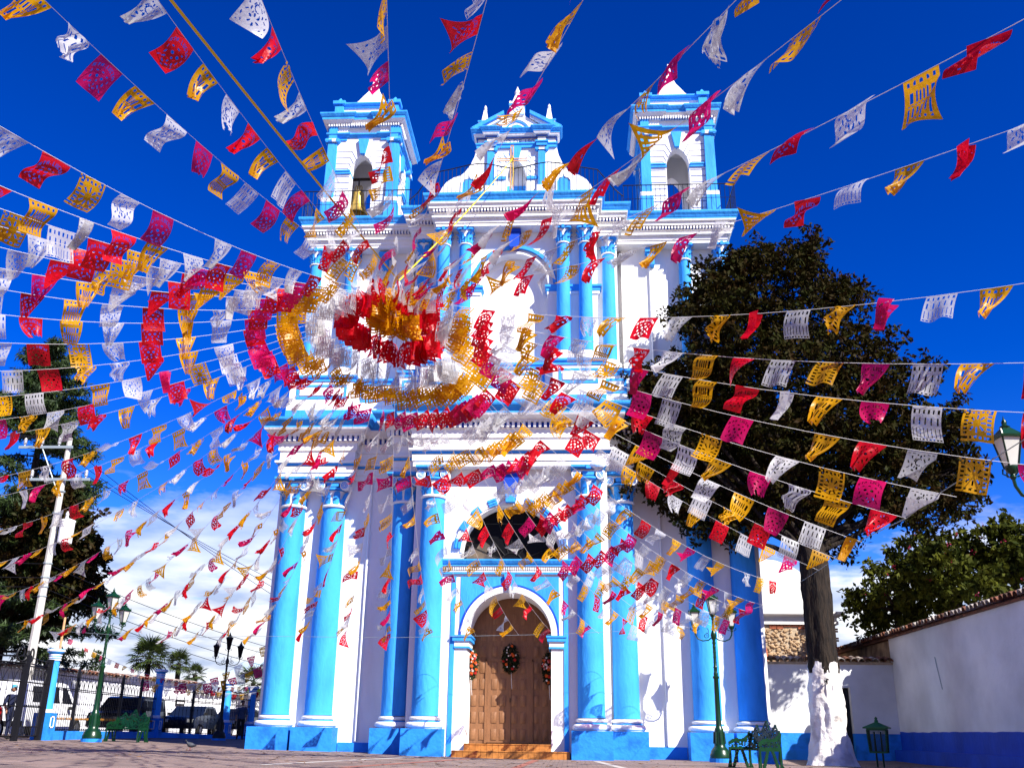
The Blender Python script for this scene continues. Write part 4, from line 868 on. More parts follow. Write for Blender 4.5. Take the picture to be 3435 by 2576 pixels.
for i, (px, py, rp) in enumerate(lob):
    tt_ = min(1, max(0, (px - 2480) / 240)); c = atY(px, py, ((-1.7 - rp / 400.0) if py < 1450 else -1.15) * (1 - tt_) + (-1.3 + rnd.uniform(-1.0, 1.0)) * tt_); dep = (c - CAM).dot(FW); r = rp / FPX * dep
    n = int(1050 * r * r + 260 * r)
    clumps(g, c, r, int(n * 1.15), rnd, .20, .46, (1, (.72 if py < 1450 else .42) + .5 * tt_, 1))
    limb(br_, fork + Vector((0, 0, rnd.uniform(-.3, .9))), c, .10, .025, rnd)
    for _ in range(7):
        e = c + Vector((rnd.gauss(0, 1), rnd.gauss(0, .5), rnd.gauss(.1, 1))).normalized() * r * rnd.uniform(.95, 1.3); limb(br_, c, e, .03, .006, rnd, 4); leaves(g, e, .22, 16, rnd, .20, .48, (1, 1, 1), .1)
for px, py, rp in [(3060, 1745, 45), (3120, 1775, 35), (3200, 1700, 60), (2130, 1480, 40), (2100, 1640, 30), (2450, 1790, 45), (2300, 1740, 40), (2840, 1850, 45), (2870, 1760, 50), (2060, 1430, 25)]:
    c = atY(px, py, -1.2 if px < 2600 else -1.5); leaves(g, c, rp / FPX * 29, int(rp * 3), rnd, .19, .48, (1, 1, 1.2), .2); limb(br_, c + Vector((.3 if px < 2600 else -.4, .2, 1.0)), c, .02, .006, rnd, 4)
br_.obj('limbs', M['bark'], bt, True)
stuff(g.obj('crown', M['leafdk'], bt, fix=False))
bed = G(); bed.lathe([(0, .03), (.8, .025), (1.2, -.01)], TB.x, TB.y - .1, 28); bed.v = [(x, y, z + gz(x, y)) for x, y, z in bed.v]; o = bed.obj('soil_bed', M['soil']); o['kind'] = 'structure'
# trees beyond the right wall
def wood_tree(name, label, lobs, dep, m, seed, size, group, asp=.5, flowers=0, dens=1.0, trunkat=None, dd=1.2, droop=0.0):
    rnd = random.Random(seed); t = thing(name, label, 'tree', (0, 0, 0), 0, group); g = G(); bg_ = G(); fl = G(); cs = []
    for px, py, rp in lobs:
        d = dep + rnd.uniform(-dd, dd); c = at(px, py, d); r = rp / FPX * d; cs.append(c); clumps(g, c, r, int((800 * r * r + 170 * r) * dens), rnd, size, asp, (1, 1.15, 1), 16)
        for _ in range(flowers): q = c + Vector((rnd.uniform(-1, 1), -1, rnd.uniform(-.7, .8))) * r * .8; leaves(fl, q, .09, 8, rnd, .08, .7)
    tb = Vector(trunkat) if trunkat else Vector((sum(c.x for c in cs) / len(cs), sum(c.y for c in cs) / len(cs), 0)); tb.z = gz(tb.x, tb.y) - .1
    top = Vector((tb.x, tb.y, min(c.z for c in cs) + .4)); limb(bg_, tb, top, .22, .14, rnd, 6, .05)
    for c in cs: limb(bg_, top, c, .09, .02, rnd, 5)
    bg_.obj('trunk', M['bark'], t, True); stuff(g.obj('crown', M[m], t, fix=False))
    if flowers: stuff(fl.obj('flowers', M['bougain'], t, fix=False))
    return t
wood_tree('bougainvillea_tree', 'yellow green bushy tree behind the side wall nearest the big trunk', [(2960, 1960, 90), (3040, 1880, 75), (3070, 1990, 110), (2900, 2020, 70), (3000, 2080, 90), (2930, 2100, 60), (3130, 2050, 90)], 36, 'leafyl', 21, .26, 'trees behind the side wall', flowers=2)
wood_tree('bougainvillea_tree', 'yellow green bushy tree with pink blooms behind the middle of the side wall', [(3080, 1830, 55), (3150, 1850, 75), (3180, 1930, 110), (3250, 1830, 70), (3230, 2010, 90), (3120, 1940, 90), (3280, 1930, 90)], 34.5, 'leafyl', 22, .26, 'trees behind the side wall', flowers=3)
wood_tree('bougainvillea_tree', 'tallest bushy tree behind the side wall at the right edge', [(3340, 1820, 80), (3420, 1810, 85), (3360, 1910, 100), (3440, 1930, 110), (3500, 1840, 100), (3300, 1960, 80)], 33.5, 'leafyl', 23, .26, 'trees behind the side wall', flowers=2)
# left background
wood_tree('round_tree', 'round olive and red leafed tree behind the utility pole', [(150, 1760, 120), (240, 1800, 105), (60, 1850, 140), (180, 1900, 135), (290, 1880, 70), (310, 1980, 45), (90, 2000, 110), (220, 2010, 80), (200, 1680, 70), (0, 1950, 100), (150, 2090, 60), (60, 2110, 40)], 47, 'leafrd', 31, .30, 'trees on the left', trunkat=(-27.0, 16.0, 0), dens=1.5)
def conifer():
    rnd = random.Random(41); t = thing('cypress_tree', 'tall green cypress rising at the left edge behind the pole', 'tree', (0, 0, 0), 0, 'trees on the left'); g = G(); b = G()
    base = Vector((-26.0, 14.4, 0.2)); b.tube([base, base + Vector((.3, 0, 9)), base + Vector((.2, 0, 19.5))], [.35, .25, .05], 8)
    for i in range(170):
        z = rnd.uniform(3.5, 19.6); rmax = 4.9 * (1 - (z - 3) / 18.5) ** .75 + .35; a = rnd.uniform(0, 2 * pi); L = rmax * rnd.uniform(.7, 1.12)
        p0 = base + Vector((.2, 0, z - .2)); tip = p0 + Vector((cos(a) * L, sin(a) * L, -.10 * L + .5)); b.tube([p0, p0.lerp(tip, .5) + Vector((0, 0, .15)), tip], [.05, .03, .01], 5)
        for j in range(6):
            c = p0.lerp(tip, .35 + .13 * j + rnd.uniform(-.05, .05)); leaves(g, c + Vector((0, 0, -.1)), .45 + .1 * rnd.random(), 75, rnd, .36, .20, (1, 1, .55), .1, .5)
    b.obj('trunk', M['bark'], t, True); stuff(g.obj('crown', M['needle'], t, fix=False))
conifer()
def small_conifer():
    rnd = random.Random(42); t = thing('small_pine', 'small distant pine tip above the tiled street wall', 'tree', (0, 0, 0), 0, 'trees on the left'); g = G(); b = G(); top = at(330, 2180, 60); base = Vector((top.x, top.y, 0.2))
    b.tube([base, top], [.15, .02], 6)
    for i in range(60):
        z = 1 + (top.z - 1) * i / 60; r = .12 + 1.25 * (1 - (z - 1) / (top.z - .9)); a = i * 2.4; tip = Vector((top.x + cos(a) * r, top.y + sin(a) * r, z - .1)); leaves(g, tip.lerp(Vector((top.x, top.y, z)), .35), .35, 40, rnd, .28, .2, (1, 1, .5), .1)
    b.obj('trunk', M['bark'], t, True); stuff(g.obj('crown', M['needle'], t, fix=False))
small_conifer()
# fan palms
g = G(); k = 15
g.tube([(0, 0, 0), (0, .5, .06), (0, .95, 0)], .018, 4)
for i in range(k):
    a = radians(-115 + 230 * i / (k - 1)); d = Vector((sin(a), cos(a), 0)); L = .95 * (1 - .25 * abs(a) / 2); s_ = Vector((d.y, -d.x, 0)); p = Vector((0, .95, 0)); b0 = Vector((0, .02 if i % 2 else -.0, .05 if i % 2 else 0))
    g.face([p, p + d * L * .5 + s_ * .055 + b0, p + d * L + Vector((0, 0, -.16)), p + d * L * .5 - s_ * .055])
frond = mk(g, 'frond', 'palm', False)
def palm(px, py, dep, zscale, n, label, seed):
    rnd = random.Random(seed); top = at(px, py, dep); t = thing('fan_palm', label, 'palm tree', (top.x, top.y, gz(top.x, top.y)), 0, 'fan palms behind the street wall'); h = top.z - gz(top.x, top.y)
    g = G(); g.tube([(0, 0, 0), (.05, 0, h * .5), (0, 0, h)], [.22, .18, .16], 10); g.obj('trunk', M['bark'], t, True)
    for i in range(n):
        a = i * 2.39996; el = radians(80 - 125 * (i / n)); s = zscale * rnd.uniform(.85, 1.1)
        o = link('frond', frond, t, (0, 0, h), None, (s, s, s)); o.rotation_mode = 'ZYX'
        o.rotation_euler = (el, rnd.uniform(-.4, .4), a); o.matrix_local = Matrix.Translation((0, 0, h)) @ Matrix.Rotation(a, 4, 'Z') @ Matrix.Rotation(el, 4, 'X') @ Matrix.Rotation(rnd.uniform(-.3, .3), 4, 'Y') @ Matrix.Scale(s, 4)
palm(500, 2205, 64, .88, 46, 'largest fan palm above the tiled street wall', 1)
palm(600, 2225, 66, .62, 34, 'smaller fan palm just right of the largest one', 2)
palm(655, 2262, 68, .54, 26, 'little fan palm low behind the street wall', 3)
palm(850, 2290, 66, .8, 30, 'fan palm crown half hidden by the left church column', 4)

# ------------------------------------------------------------------ street furniture
def lantern(par, x, y, z, s, ga='green'):
    gm_ = G(); M4 = Matrix.Translation((x, y, z)) @ Matrix.Scale(s, 4)
    f_ = G(); f_.M = M4
    f_.lathe([(.03, -.16), (.045, -.13), (.03, -.09), (.07, -.05), (.085, 0), (.085, .03)], n=10)
    for i in range(4):
        a = pi / 4 + i * pi / 2; f_.tube([(.085 * cos(a), .085 * sin(a), .0), (.175 * cos(a), .175 * sin(a), .44)], .014, 4)
        a2 = i * pi / 2; f_.tube([(.06 * cos(a2), .06 * sin(a2), -.12), (.13 * cos(a2), .13 * sin(a2), -.09), (.12 * cos(a2), .12 * sin(a2), -.02)], .012, 4)
    f_.frust(0, 0, .44, .47, .15, .15, .16, .16); f_.frust(0, 0, .47, .60, .15, .15, .05, .05); f_.lathe([(.06, .60), (.07, .62), (.03, .65), (.035, .70), (.012, .74), (0, .80)], n=8)
    for i in range(4):
        a = pi / 4 + i * pi / 2; f_.lathe([(.02, .47), (.012, .52), (0, .56)], .19 * cos(a), .19 * sin(a), 6)
    o = f_.obj('lantern', M[ga], par, True)
    p_ = G(); p_.M = M4; p_.frust(0, 0, .02, .44, .058, .058, .118, .118); p_.obj('lantern_glass', M['milk'] if ga == 'green' else M['glass'], o)
def lamp(loc, rz, label, mat_='green', s=1.0):
    t = thing('street_lamp', label, 'street lamp', loc, rz, 'ornate three lantern street lamps'); t.scale = (s * 1.12, s * 1.12, s)
    G().lathe([(0, .10), (.29, .10), (.29, -.25), (0, -.25)], n=20).obj('blue_footing', M['bluepl'], t)
    g = G(); g.lathe([(.27, .10), (.27, .20), (.25, .24), (.24, .30), (.20, .36), (.15, .42), (.145, .50), (.12, .85), (.115, .90), (.09, .95), (.075, 1.0), (.062, 2.30), (.085, 2.33), (.085, 2.37), (.055, 2.40), (.065, 2.46), (.048, 2.50), (.048, 2.62), (.062, 2.64), (.045, 2.68), (.040, 3.30), (.055, 3.34), (.038, 3.40), (.06, 3.48), (.085, 3.56), (.06, 3.66), (.035, 3.72), (.03, 4.02), (.05, 4.05), (.0, 4.06)], n=18); g.obj('post', M[mat_], t, True)
    for i in range(8): a = 2 * pi * i / 8; G().tube([(.155 * cos(a), .155 * sin(a), .50), (.135 * cos(a), .135 * sin(a), .82)], .018, 5).obj('post_rib', M[mat_], t, True)
    for zz_ in (2.75, 2.9, 3.05, 3.2): G().lathe([(.04, zz_), (.05, zz_ + .03), (.04, zz_ + .06)], n=10).obj('post_collar', M[mat_], t, True)
    for sx in (-1, 1):
        g = G(); g.tube([(sx * x, 0, z) for x, z in ((.05, 3.5), (.15, 3.42), (.30, 3.40), (.43, 3.46), (.49, 3.58), (.50, 3.68))], .020, 6)
        sp = [(sx * (.20 + (.085 - .065 * q) * cos(1.5 + 9 * q)), 0, 3.55 + (.085 - .065 * q) * sin(1.5 + 9 * q)) for q in [i / 20 for i in range(21)]]; g.tube(sp, .011, 5)
        g.tube([(sx * .14, 0, 3.62), (sx * .13, 0, 3.72), (sx * .17, 0, 3.78)], .010, 5); g.obj('arm', M[mat_], t, True)
        lantern(t, sx * .50, 0, 3.82, .92, mat_)
    lantern(t, 0, 0, 4.18, .98, mat_)
    return t
lamp((6.23, -1.95, 0), radians(4), 'green three lantern street lamp standing between the right church columns')
pL = Vector((-14.3, 1.55, gz(-14.3))); lamp(pL, radians(65), 'green three lantern street lamp beside the blue gate post on the left', s=1.04)
lamp((-13.45, 11.6, gz(-13)), radians(20), 'black three lantern street lamp in shade left of the church', 'iron', .93)
q = at(3395, 1600, 12.6); lamp((q.x + .575 * cos(radians(6)), q.y + .575 * sin(radians(6)), q.z - 3.70), radians(6), 'green street lamp lantern reaching in at the right photo edge')
# benches: perforated cast iron plates
def plate(g, w, h, th, mask, nx=46, nz=30, M4=None):
    g.M = M4; dx, dz = w / nx, h / nz; on = [[mask((i + .5) / nx, (j + .5) / nz) for i in range(nx)] for j in range(nz)]
    for j in range(nz):
        for i in range(nx):
            if not on[j][i]: continue
            x0, x1, z0, z1 = -w / 2 + i * dx, -w / 2 + (i + 1) * dx, j * dz, (j + 1) * dz
            g.face([(x0, -th, z0), (x1, -th, z0), (x1, -th, z1), (x0, -th, z1)]); g.face([(x0, th, z1), (x1, th, z1), (x1, th, z0), (x0, th, z0)])
            if i == 0 or not on[j][i - 1]: g.face([(x0, -th, z0), (x0, -th, z1), (x0, th, z1), (x0, th, z0)])
            if i == nx - 1 or not on[j][i + 1]: g.face([(x1, -th, z0), (x1, th, z0), (x1, th, z1), (x1, -th, z1)])
            if j == nz - 1 or not on[j + 1][i]: g.face([(x0, -th, z1), (x1, -th, z1), (x1, th, z1), (x0, th, z1)])
    g.M = None
def vine(u, v, sc): return abs(mnoise.noise(Vector((u * sc, v * sc * .8, 3.3)))) < .11 or abs(mnoise.noise(Vector((u * sc * 1.3 + 7, v * sc, 9.1)))) < .06
def bench(loc, rz, label):
    t = thing('iron_bench', label, 'bench', loc, rz, 'green cast iron benches'); Wd = 1.25
    def top(u): return .62 + .36 * max(0, 1 - abs(u - .5) / .13) + .20 * max(0, 1 - abs(u - .2) / .09) + .20 * max(0, 1 - abs(u - .8) / .09) - .1 * (abs(u - .5) > .45)
    def mk_(u, v):
        tp = top(u)
        if v > tp: return False
        return u < .03 or u > .97 or v < .06 or v > tp - .07 or vine(u, v, 13) or (v < tp * .8 and vine(u + 3, v, 9))
    g = G(); plate(g, Wd, .72, .014, mk_, 60, 36, Matrix.Translation((0, .30, .42)) @ Matrix.Rotation(radians(-10), 4, 'X')); g.obj('backrest', M['green'], t)
    g = G(); plate(g, Wd, .50, .012, lambda u, v: u < .03 or u > .97 or v < .06 or v > .94 or int(u * 24) % 2 == 0, 48, 20, Matrix.Translation((0, -.22, .42)) @ Matrix.Rotation(radians(-90), 4, 'X')); g.obj('seat', M['green'], t)
    for sx in (-1, 1):
        def am(u, v):
            tp = .62 + .30 * u * u + .06 * sin(u * 6)
            if v > tp: return False
            leg = v < .45 and (u < .10 or u > .90)
            return leg or v > tp - .08 or (.42 < v < .50) or (v > .45 and vine(u + sx, v, 11)) or (v < .45 and abs(abs(u - .5) - .33 * (1 - v * 1.6)) < .06)
        g = G(); plate(g, .62, .95, .016, am, 34, 46, Matrix.Translation((sx * Wd / 2, .03, 0)) @ Matrix.Rotation(radians(90), 4, 'Z')); g.obj('arm_panel', M['green'], t)
        for yy in (-.25, .30):
            g = G(); g.tube([(sx * Wd / 2, yy, .45), (sx * (Wd / 2 - .02), yy - .03, .22), (sx * (Wd / 2 + .02), yy - (.05 if yy < 0 else -.08), 0)], [.022, .018, .028], 6); g.obj('leg', M['green'], t, True)
    return t
bench((6.25, -7.3, 0), radians(-66), 'green cast iron bench seen end on in front of the right columns')
bench((-13.75, 2.95, gz(-13.75)), radians(-8), 'green cast iron bench against the low blue wall on the left')
# litter bin
lb = thing('litter_bin', 'green mesh litter bin with pointed lid beside the big tree', 'bin', (11.0, -1.2, gz(11.0, -1.2)), radians(-24))
for sx in (-1, 1): G().tube([(sx * .11, -.17 if sx > 0 else .12, 0), (sx * .11, -.17 if sx > 0 else .12, 1.0)], .028, 8).obj('leg', M['green'], lb, True)
g = G()
for sx in (-1, 1):
    for sy in (-1, 1): g.tube([(sx * .24, sy * .22, .42), (sx * .27, sy * .25, 1.05)], .016, 6)
for z, a in ((.42, .24), (1.05, .27)):
    g.box(-a, a, -a + .02 - .015, -a + .05, z - .02, z + .03); g.box(-a, a, a - .05, a - .02, z - .02, z + .03); g.box(-a, -a + .03, -a, a, z - .02, z + .03); g.box(a - .03, a, -a, a, z - .02, z + .03)
g.box(-.23, .23, -.21, .21, .40, .42); g.obj('bin_frame', M['greenlt'], lb)
g = G()
for sx in (-1, 1):
    for i in range(15):
        q = -.22 + .44 * i / 14; g.tube([(q, sx * .22, .43), (q * 1.12, sx * .25, 1.04)], .006, 3, False); g.tube([(sx * .24, q, .43), (sx * .27, q * 1.12, 1.04)], .006, 3, False)
    for j in range(18):
        z = .45 + .58 * j / 17; a = .22 + .03 * j / 17; g.tube([(-a - .02, sx * a, z), (a + .02, sx * a, z)], .006, 3, False); g.tube([(sx * (a + .02), -a, z), (sx * (a + .02), a, z)], .006, 3, False)
stuff(g.obj('bin_mesh', M['green'], lb))
g = G(); g.frust(0, 0, 1.08, 1.12, .36, .34, .36, .34); g.frust(0, 0, 1.12, 1.26, .35, .33, .05, .05); g.lathe([(.05, 1.26), (.06, 1.30), (.035, 1.33), (.045, 1.38), (0, 1.42)], n=10); g.obj('lid', M['greenlt'], lb)
# pigeon
pg = at(392, 2516, 27.0); pz = gz(pg.x, pg.y); pg = Vector((-8.6, -4.4, gz(-8.6))); pi_ = thing('pigeon', 'slate grey pigeon walking on the sunlit paving', 'pigeon', pg, radians(200))
g = G(); prof = [(-.17, .015, .13), (-.12, .035, .135), (-.06, .062, .14), (0, .072, .15), (.06, .06, .165), (.09, .042, .20), (.10, .034, .235), (.115, .032, .26), (.135, .02, .262), (.15, .008, .258), (.165, .003, .252)]
k = 10; b = g.p([(x, r * cos(2 * pi * i / k), z + r * sin(2 * pi * i / k)) for x, r, z in prof for i in range(k)])
for j in range(len(prof) - 1):
    for i in range(k): g.f.append((b + j * k + i, b + j * k + (i + 1) % k, b + (j + 1) * k + (i + 1) % k, b + (j + 1) * k + i))
g.f.append(tuple(b + i for i in range(k))); g.face([(-.12, .03, .14), (-.25, .04, .10), (-.25, -.04, .10), (-.12, -.03, .14)]); g.obj('body', M['pigeon'], pi_, True)
for sy in (-1, 1): G().tube([(.0, sy * .025, .10), (-.01, sy * .027, .05), (0, sy * .03, .0), (.04, sy * .03, .0)], .007, 5).obj('leg', M['red'], pi_)

# ------------------------------------------------------------------ left fence, gate, street
fe = thing('iron_fence', 'black iron fence on a low blue wall with blue pillars left of the church', 'fence')
P1 = Vector((-16.15, 1.75, gz(-16))); P2 = Vector((-17.0, 13.0, gz(-17) - .05)); P3 = Vector((-14.8, 16.0, .1)); P4 = Vector((-14.4, 18.6, .05))
def pillar(p, h=3.0, nm='pillar'):
    o = G().lathe([(.215, .95), (.20, 1.0), (.175, h - .42)], n=20).obj(nm, M['blue'], fe, True); o.location = p
    G().box(-.27, .27, -.27, .27, -.3, .88).obj('pillar_base', M['bluepl'], o)
    for sx, sy in ((0, -1), (1, 0)):
        g = G(); g.M = Matrix.Rotation(0 if sy else pi / 2, 4, 'Z')
        for a in ((-.13, -.09, .40, .78), (.09, .13, .40, .78), (-.13, .13, .40, .44), (-.13, .13, .74, .78)): g.box(a[0], a[1], -.285, -.268, a[2], a[3])
        g.M = None; g.obj('pillar_panel', M['white'], o)
    g = G(); g.lathe([(.20, .88), (.24, .89), (.24, .96), (.20, 1.0)], n=20)
    for z in (h - .40, h - .32, h - .24): g.lathe([(.18, z), (.215, z + .02), (.215, z + .05), (.18, z + .06)], n=20)
    g.lathe([(.27, h - .10), (.30, h - .08), (.30, h - .03), (.28, h - .02)], n=20); g.obj('pillar_ring', M['white'], o, True)
    g = G(); g.lathe([(.18, h - .42), (.19, h - .30), (.20, h - .16), (.28, h - .11), (.29, h), (0, h)], n=20); g.obj('pillar_head', M['blue'], o, True)
    return o
pillar(P1, 3.0); pillar(P2, 3.0); pillar(P3, 2.75); pillar(P4, 2.7)
def frail(p, q, low=True, hh=2.25):
    d = q - p; L = d.length; u = d.normalized(); n = int(L / .19); g = G(); gp_ = G()
    for i in range(1, n):
        c = p + d * (i / n); ht = hh + (.10 if i % 2 else -.02); g.tube([c + Vector((0, 0, .28)), c + Vector((0, 0, ht))], .009, 4, False)
        if i % 2: g.tube([c + Vector((0, 0, ht)), c + Vector((0, 0, ht + .10))], [.022, .002], 4, False)
        for z in (.62, 1.12, 1.5): g.lathe([(.011, z - .03), (.026, z), (.011, z + .03)], c.x, c.y, 6); 
        a = c; 
        if i % 2 and i < n - 2:
            e = p + d * ((i + 2) / n); pts = []
            for j in range(9): t = j / 8; w = c.lerp(e, t); pts.append(w + Vector((0, 0, 1.72 + .36 * sin(pi * t) ** .6)))
            g.tube(pts, .010, 4, False)
    stuff(g.obj('fence_bars', M['iron'], fe))
    g = G()
    for z in (.34, 1.68, 1.74, hh - .08): g.tube([p + Vector((0, 0, z)), q + Vector((0, 0, z))], .018, 4)
    g.obj('fence_rail', M['iron'], fe)
    for i in range(1, int(L / 2.8) + 1):
        c = p + d * (i / (int(L / 2.8) + 1)); g = G(); g.box(c.x - .05, c.x + .05, c.y - .05, c.y + .05, c.z + .2, c.z + hh + .1); g.frust(c.x, c.y, c.z + hh + .1, c.z + hh + .28, .06, .06, .005, .005); g.obj('fence_post', M['iron'], fe)
    g = G(); nn = Vector((-u.y, u.x, 0)) * .14; b = g.p([p + nn, p - nn, q - nn, q + nn] + [w + Vector((0, 0, .30)) for w in (p + nn, p - nn, q - nn, q + nn)]); b2 = b
    g.v = g.v[:b] + [(x, y, z - .3) if i < 4 else (x, y, z) for i, (x, y, z) in enumerate(g.v[b:])]
    for a in ((0, 1, 5, 4), (1, 2, 6, 5), (2, 3, 7, 6), (3, 0, 4, 7), (4, 5, 6, 7)): g.f.append(tuple(b + i for i in a))
    g.obj('low_wall', M['bluepl'], fe)
frail(P1, P2); frail(P2, P3, hh=2.2); frail(P3, P4, hh=2.1)
frail(P4, Vector((-9.0, 21.0, 0.05)), hh=2.1)
# the arch rail finials of brass colour
M['gilt'] = mat('gilt spear tips', (0.45, 0.20, 0.03), 0.4, metal=0.6)
g = G()
for i in range(1, 88):
    c = P1 + (P2 - P1) * (i / 90); g.lathe([(.012, .66), (.03, .70), (.0, .77)], c.x, c.y, 6)
g.v = [(x, y, z + gz(x)) for x, y, z in g.v]; stuff(g.obj('gilt_tips', M['gilt'], fe))
gt = thing('iron_gate', 'black iron gate with scrolled top standing left of the blue gate pillar', 'gate', (0, 0, 0))
GA = Vector((-15.72, -.75, gz(-15.7))); GB = Vector((-16.1, 1.42, gz(-16))); GC = Vector((-16.6, -3.6, gz(-16)))
def leaf(p, q, h):
    d = q - p; g = G(); n = 14
    for i in range(1, n):
        c = p + d * (i / n); g.tube([c + Vector((0, 0, .15)), c + Vector((0, 0, h - .25))], .012, 4, False)
        for z in (.7, 1.35, 1.8): g.lathe([(.012, z - .03), (.028, z), (.012, z + .03)], c.x, c.y, 6)
    stuff(g.obj('gate_bars', M['iron'], gt))
    g = G()
    for z in (.15, 1.05, h - .75, h - .25, h - .18): g.tube([p + Vector((0, 0, z)), q + Vector((0, 0, z))], .022, 4)
    for i in range(0, n, 2):
        c = p + d * (i / n); e = p + d * ((i + 2) / n); g.tube([c.lerp(e, j / 6) + Vector((0, 0, h - .75 + .4 * sin(pi * j / 6))) for j in range(7)], .010, 4, False)
    g.tube([p + Vector((0, 0, h + .02)), q + Vector((0, 0, h - .05))], .016, 4)
    for i in range(1, 5): c = p + d * (i / 5); g.tube([c + Vector((0, 0, h - .2)), c + Vector((0, 0, h))], .012, 4)
    g.obj('gate_leaf_frame', M['iron'], gt)
    g = G(); u = d.normalized(); c0 = p + u * .28
    g.tube([c0 + u * ((.26 - .2 * t) * cos(2.8 + 8.5 * t)) + Vector((0, 0, h + .12 + (.30 - .22 * t) * sin(2.8 + 8.5 * t))) for t in [i / 26 for i in range(27)]], .03, 5); g.obj('gate_scroll', M['iron'], gt, True)
leaf(GA, GB, 2.55); leaf(GA, GC, 2.55)
for p in (GA, GB + Vector((.05, -.12, 0))):
    g = G(); g.box(p.x - .085, p.x + .085, p.y - .085, p.y + .085, p.z - .1, p.z + 2.62); g.lathe([(.10, 2.62), (.10, 2.68), (.0, 2.74)], p.x, p.y, 8); g.obj('gate_post', M['iron'], gt)
# street wall with tiled coping
sw = thing('street_wall', 'long white street wall with clay tile coping behind the fence', 'wall')
WA, WB = Vector((-27.2, 8.0, .2)), Vector((-23.3, 34.0, .2))
def slab(a, b, h, th, m, nm, par, z0=-.3):
    d = (b - a).normalized(); n = Vector((d.y, -d.x, 0)); g = G(); pts = [a, b, b - n * th, a - n * th]; bb_ = g.p([(q.x, q.y, z0) for q in pts] + [(q.x, q.y, h) for q in pts])
    for f_ in ((0, 1, 5, 4), (1, 2, 6, 5), (2, 3, 7, 6), (3, 0, 4, 7), (4, 5, 6, 7)): g.f.append(tuple(bb_ + i for i in f_))
    return g.obj(nm, M[m], par)
slab(WA, WB, 3.45, .4, 'wallwhite', 'wall', sw); slab(WB, Vector((-12.0, 44, .2)), 2.9, .4, 'wallwhite', 'wall', sw)
d = (WB - WA).normalized(); n = Vector((d.y, -d.x, 0))
slab(WA + n * .08, WB + n * .08, 3.4, .06, 'white', 'wall_moulding', sw, 3.25)
tiles_row(sw, WA + n * .1 + Vector((0, 0, 3.3)), WB + n * .1 + Vector((0, 0, 3.3)), n, 86, r=.15, L=.7, seed=9); tiles_row(sw, WB + Vector((.1, -.1, 2.75)), Vector((-12.0, 43.8, 2.75)), Vector((.66, -.75, 0)), 44, r=.15, L=.7, seed=10)
q0 = atY(420, 2310, 12); 
w0 = WA.lerp(WB, .60); g = G(); g.M = Matrix.Translation(w0 + n * .03 + Vector((0, 0, 1.9))) @ Matrix.Rotation(atan2(d.y, d.x), 4, 'Z'); g.box(-.25, .25, -.02, .02, 0, .4); g.M = None; g.obj('wall_vent', M['iron'], sw)
sg = thing('wall_sign', 'small black sign with pale letters on the street wall', 'sign', WA.lerp(WB, .93) + n * .05 + Vector((0, 0, 1.85)), atan2(d.y, d.x))
G().box(-.55, .55, -.02, .02, 0, .34).obj('sign_board', M['iron'], sg)
g = G()
for i in range(5): g.box(-.40 + .17 * i, -.30 + .17 * i, -.03, -.02, .12, .24)
g.obj('sign_letters', M['white'], sg)
# vehicles
def vehicle(name, label, loc, rz, prof, wid, m, glassrects, L, wh=.33, wx=(.9, None), group='vehicles parked beyond the fence', cat='car'):
    t = thing(name, label, cat, loc, rz, group); g = G(); hw = wid / 2; k = len(prof)
    def ins(z): return hw - (.0 if z < 1.0 else (z - 1.0) * .16)
    b = g.p([(x, -ins(z), z) for x, z in prof] + [(x, ins(z), z) for x, z in prof])
    g.f.append(tuple(b + i for i in range(k))); g.f.append(tuple(b + k + i for i in reversed(range(k))))
    for i in range(k): j = (i + 1) % k; g.f.append((b + i, b + k + i, b + k + j, b + j))
    g.obj('body', M[m], t)
    for nm, q in glassrects:
        for s_ in (-1, 1):
            g = G(); g.face([(x, s_ * (ins(z) + .012), z) for x, z in q]); g.obj(nm, M['glass'], t)
    for x in wx:
        for s_ in (-1, 1):
            g = G(); cyl_y(g, x, wh, wh, s_ * hw - .12, s_ * hw + .05, 20); o = g.obj('wheel', M['rubber'], t, True); g = G(); cyl_y(g, x, wh, wh * .6, s_ * hw - .13, s_ * hw + .06, 16); g.obj('rim', M['chrome'], o, True)
    for s_ in (-1, 1):
        g = G(); g.box(L - .1, L + .02, s_ * hw * .72 - .15, s_ * hw * .72 + .15, .68, .84); g.obj('headlight', M['milk'], t)
        g = G(); g.box(L * .66, L * .66 + .16, s_ * (hw + .02), s_ * (hw + .16), 1.02, 1.14); g.obj('mirror', M['rubber'], t)
    for a_, c_ in ((-.04, .06), (L - .06, L + .05)): G().box(a_, c_, -hw * .9, hw * .9, .38, .57).obj('bumper', M['rubber'], t)
    return t
van = [(0, .38), (0, 1.05), (.05, 1.15), (.12, 1.95), (.3, 2.02), (2.9, 2.02), (3.35, 1.96), (4.0, 1.28), (4.75, 1.10), (4.95, .98), (5.0, .40)]
rzs = atan2(12.0, -.6)
vehicle('parked_van', 'white van parked behind the gate and first blue pillar', (-19.0, 4.0, gz(-19)), rzs, van, 1.8, 'carwhite', [('side_window', [(.4, 1.25), (1.5, 1.25), (1.5, 1.82), (.4, 1.82)]), ('side_window', [(1.6, 1.25), (2.55, 1.25), (2.55, 1.82), (1.6, 1.82)]), ('front_window', [(2.85, 1.25), (3.75, 1.25), (3.2, 1.85), (2.85, 1.85)])], 5.0, wx=(.95, 4.1))
suv = [(0, .40), (-.02, 1.0), (.08, 1.62), (.35, 1.72), (2.6, 1.72), (2.9, 1.66), (3.55, 1.12), (4.4, 1.0), (4.6, .85), (4.62, .42)]
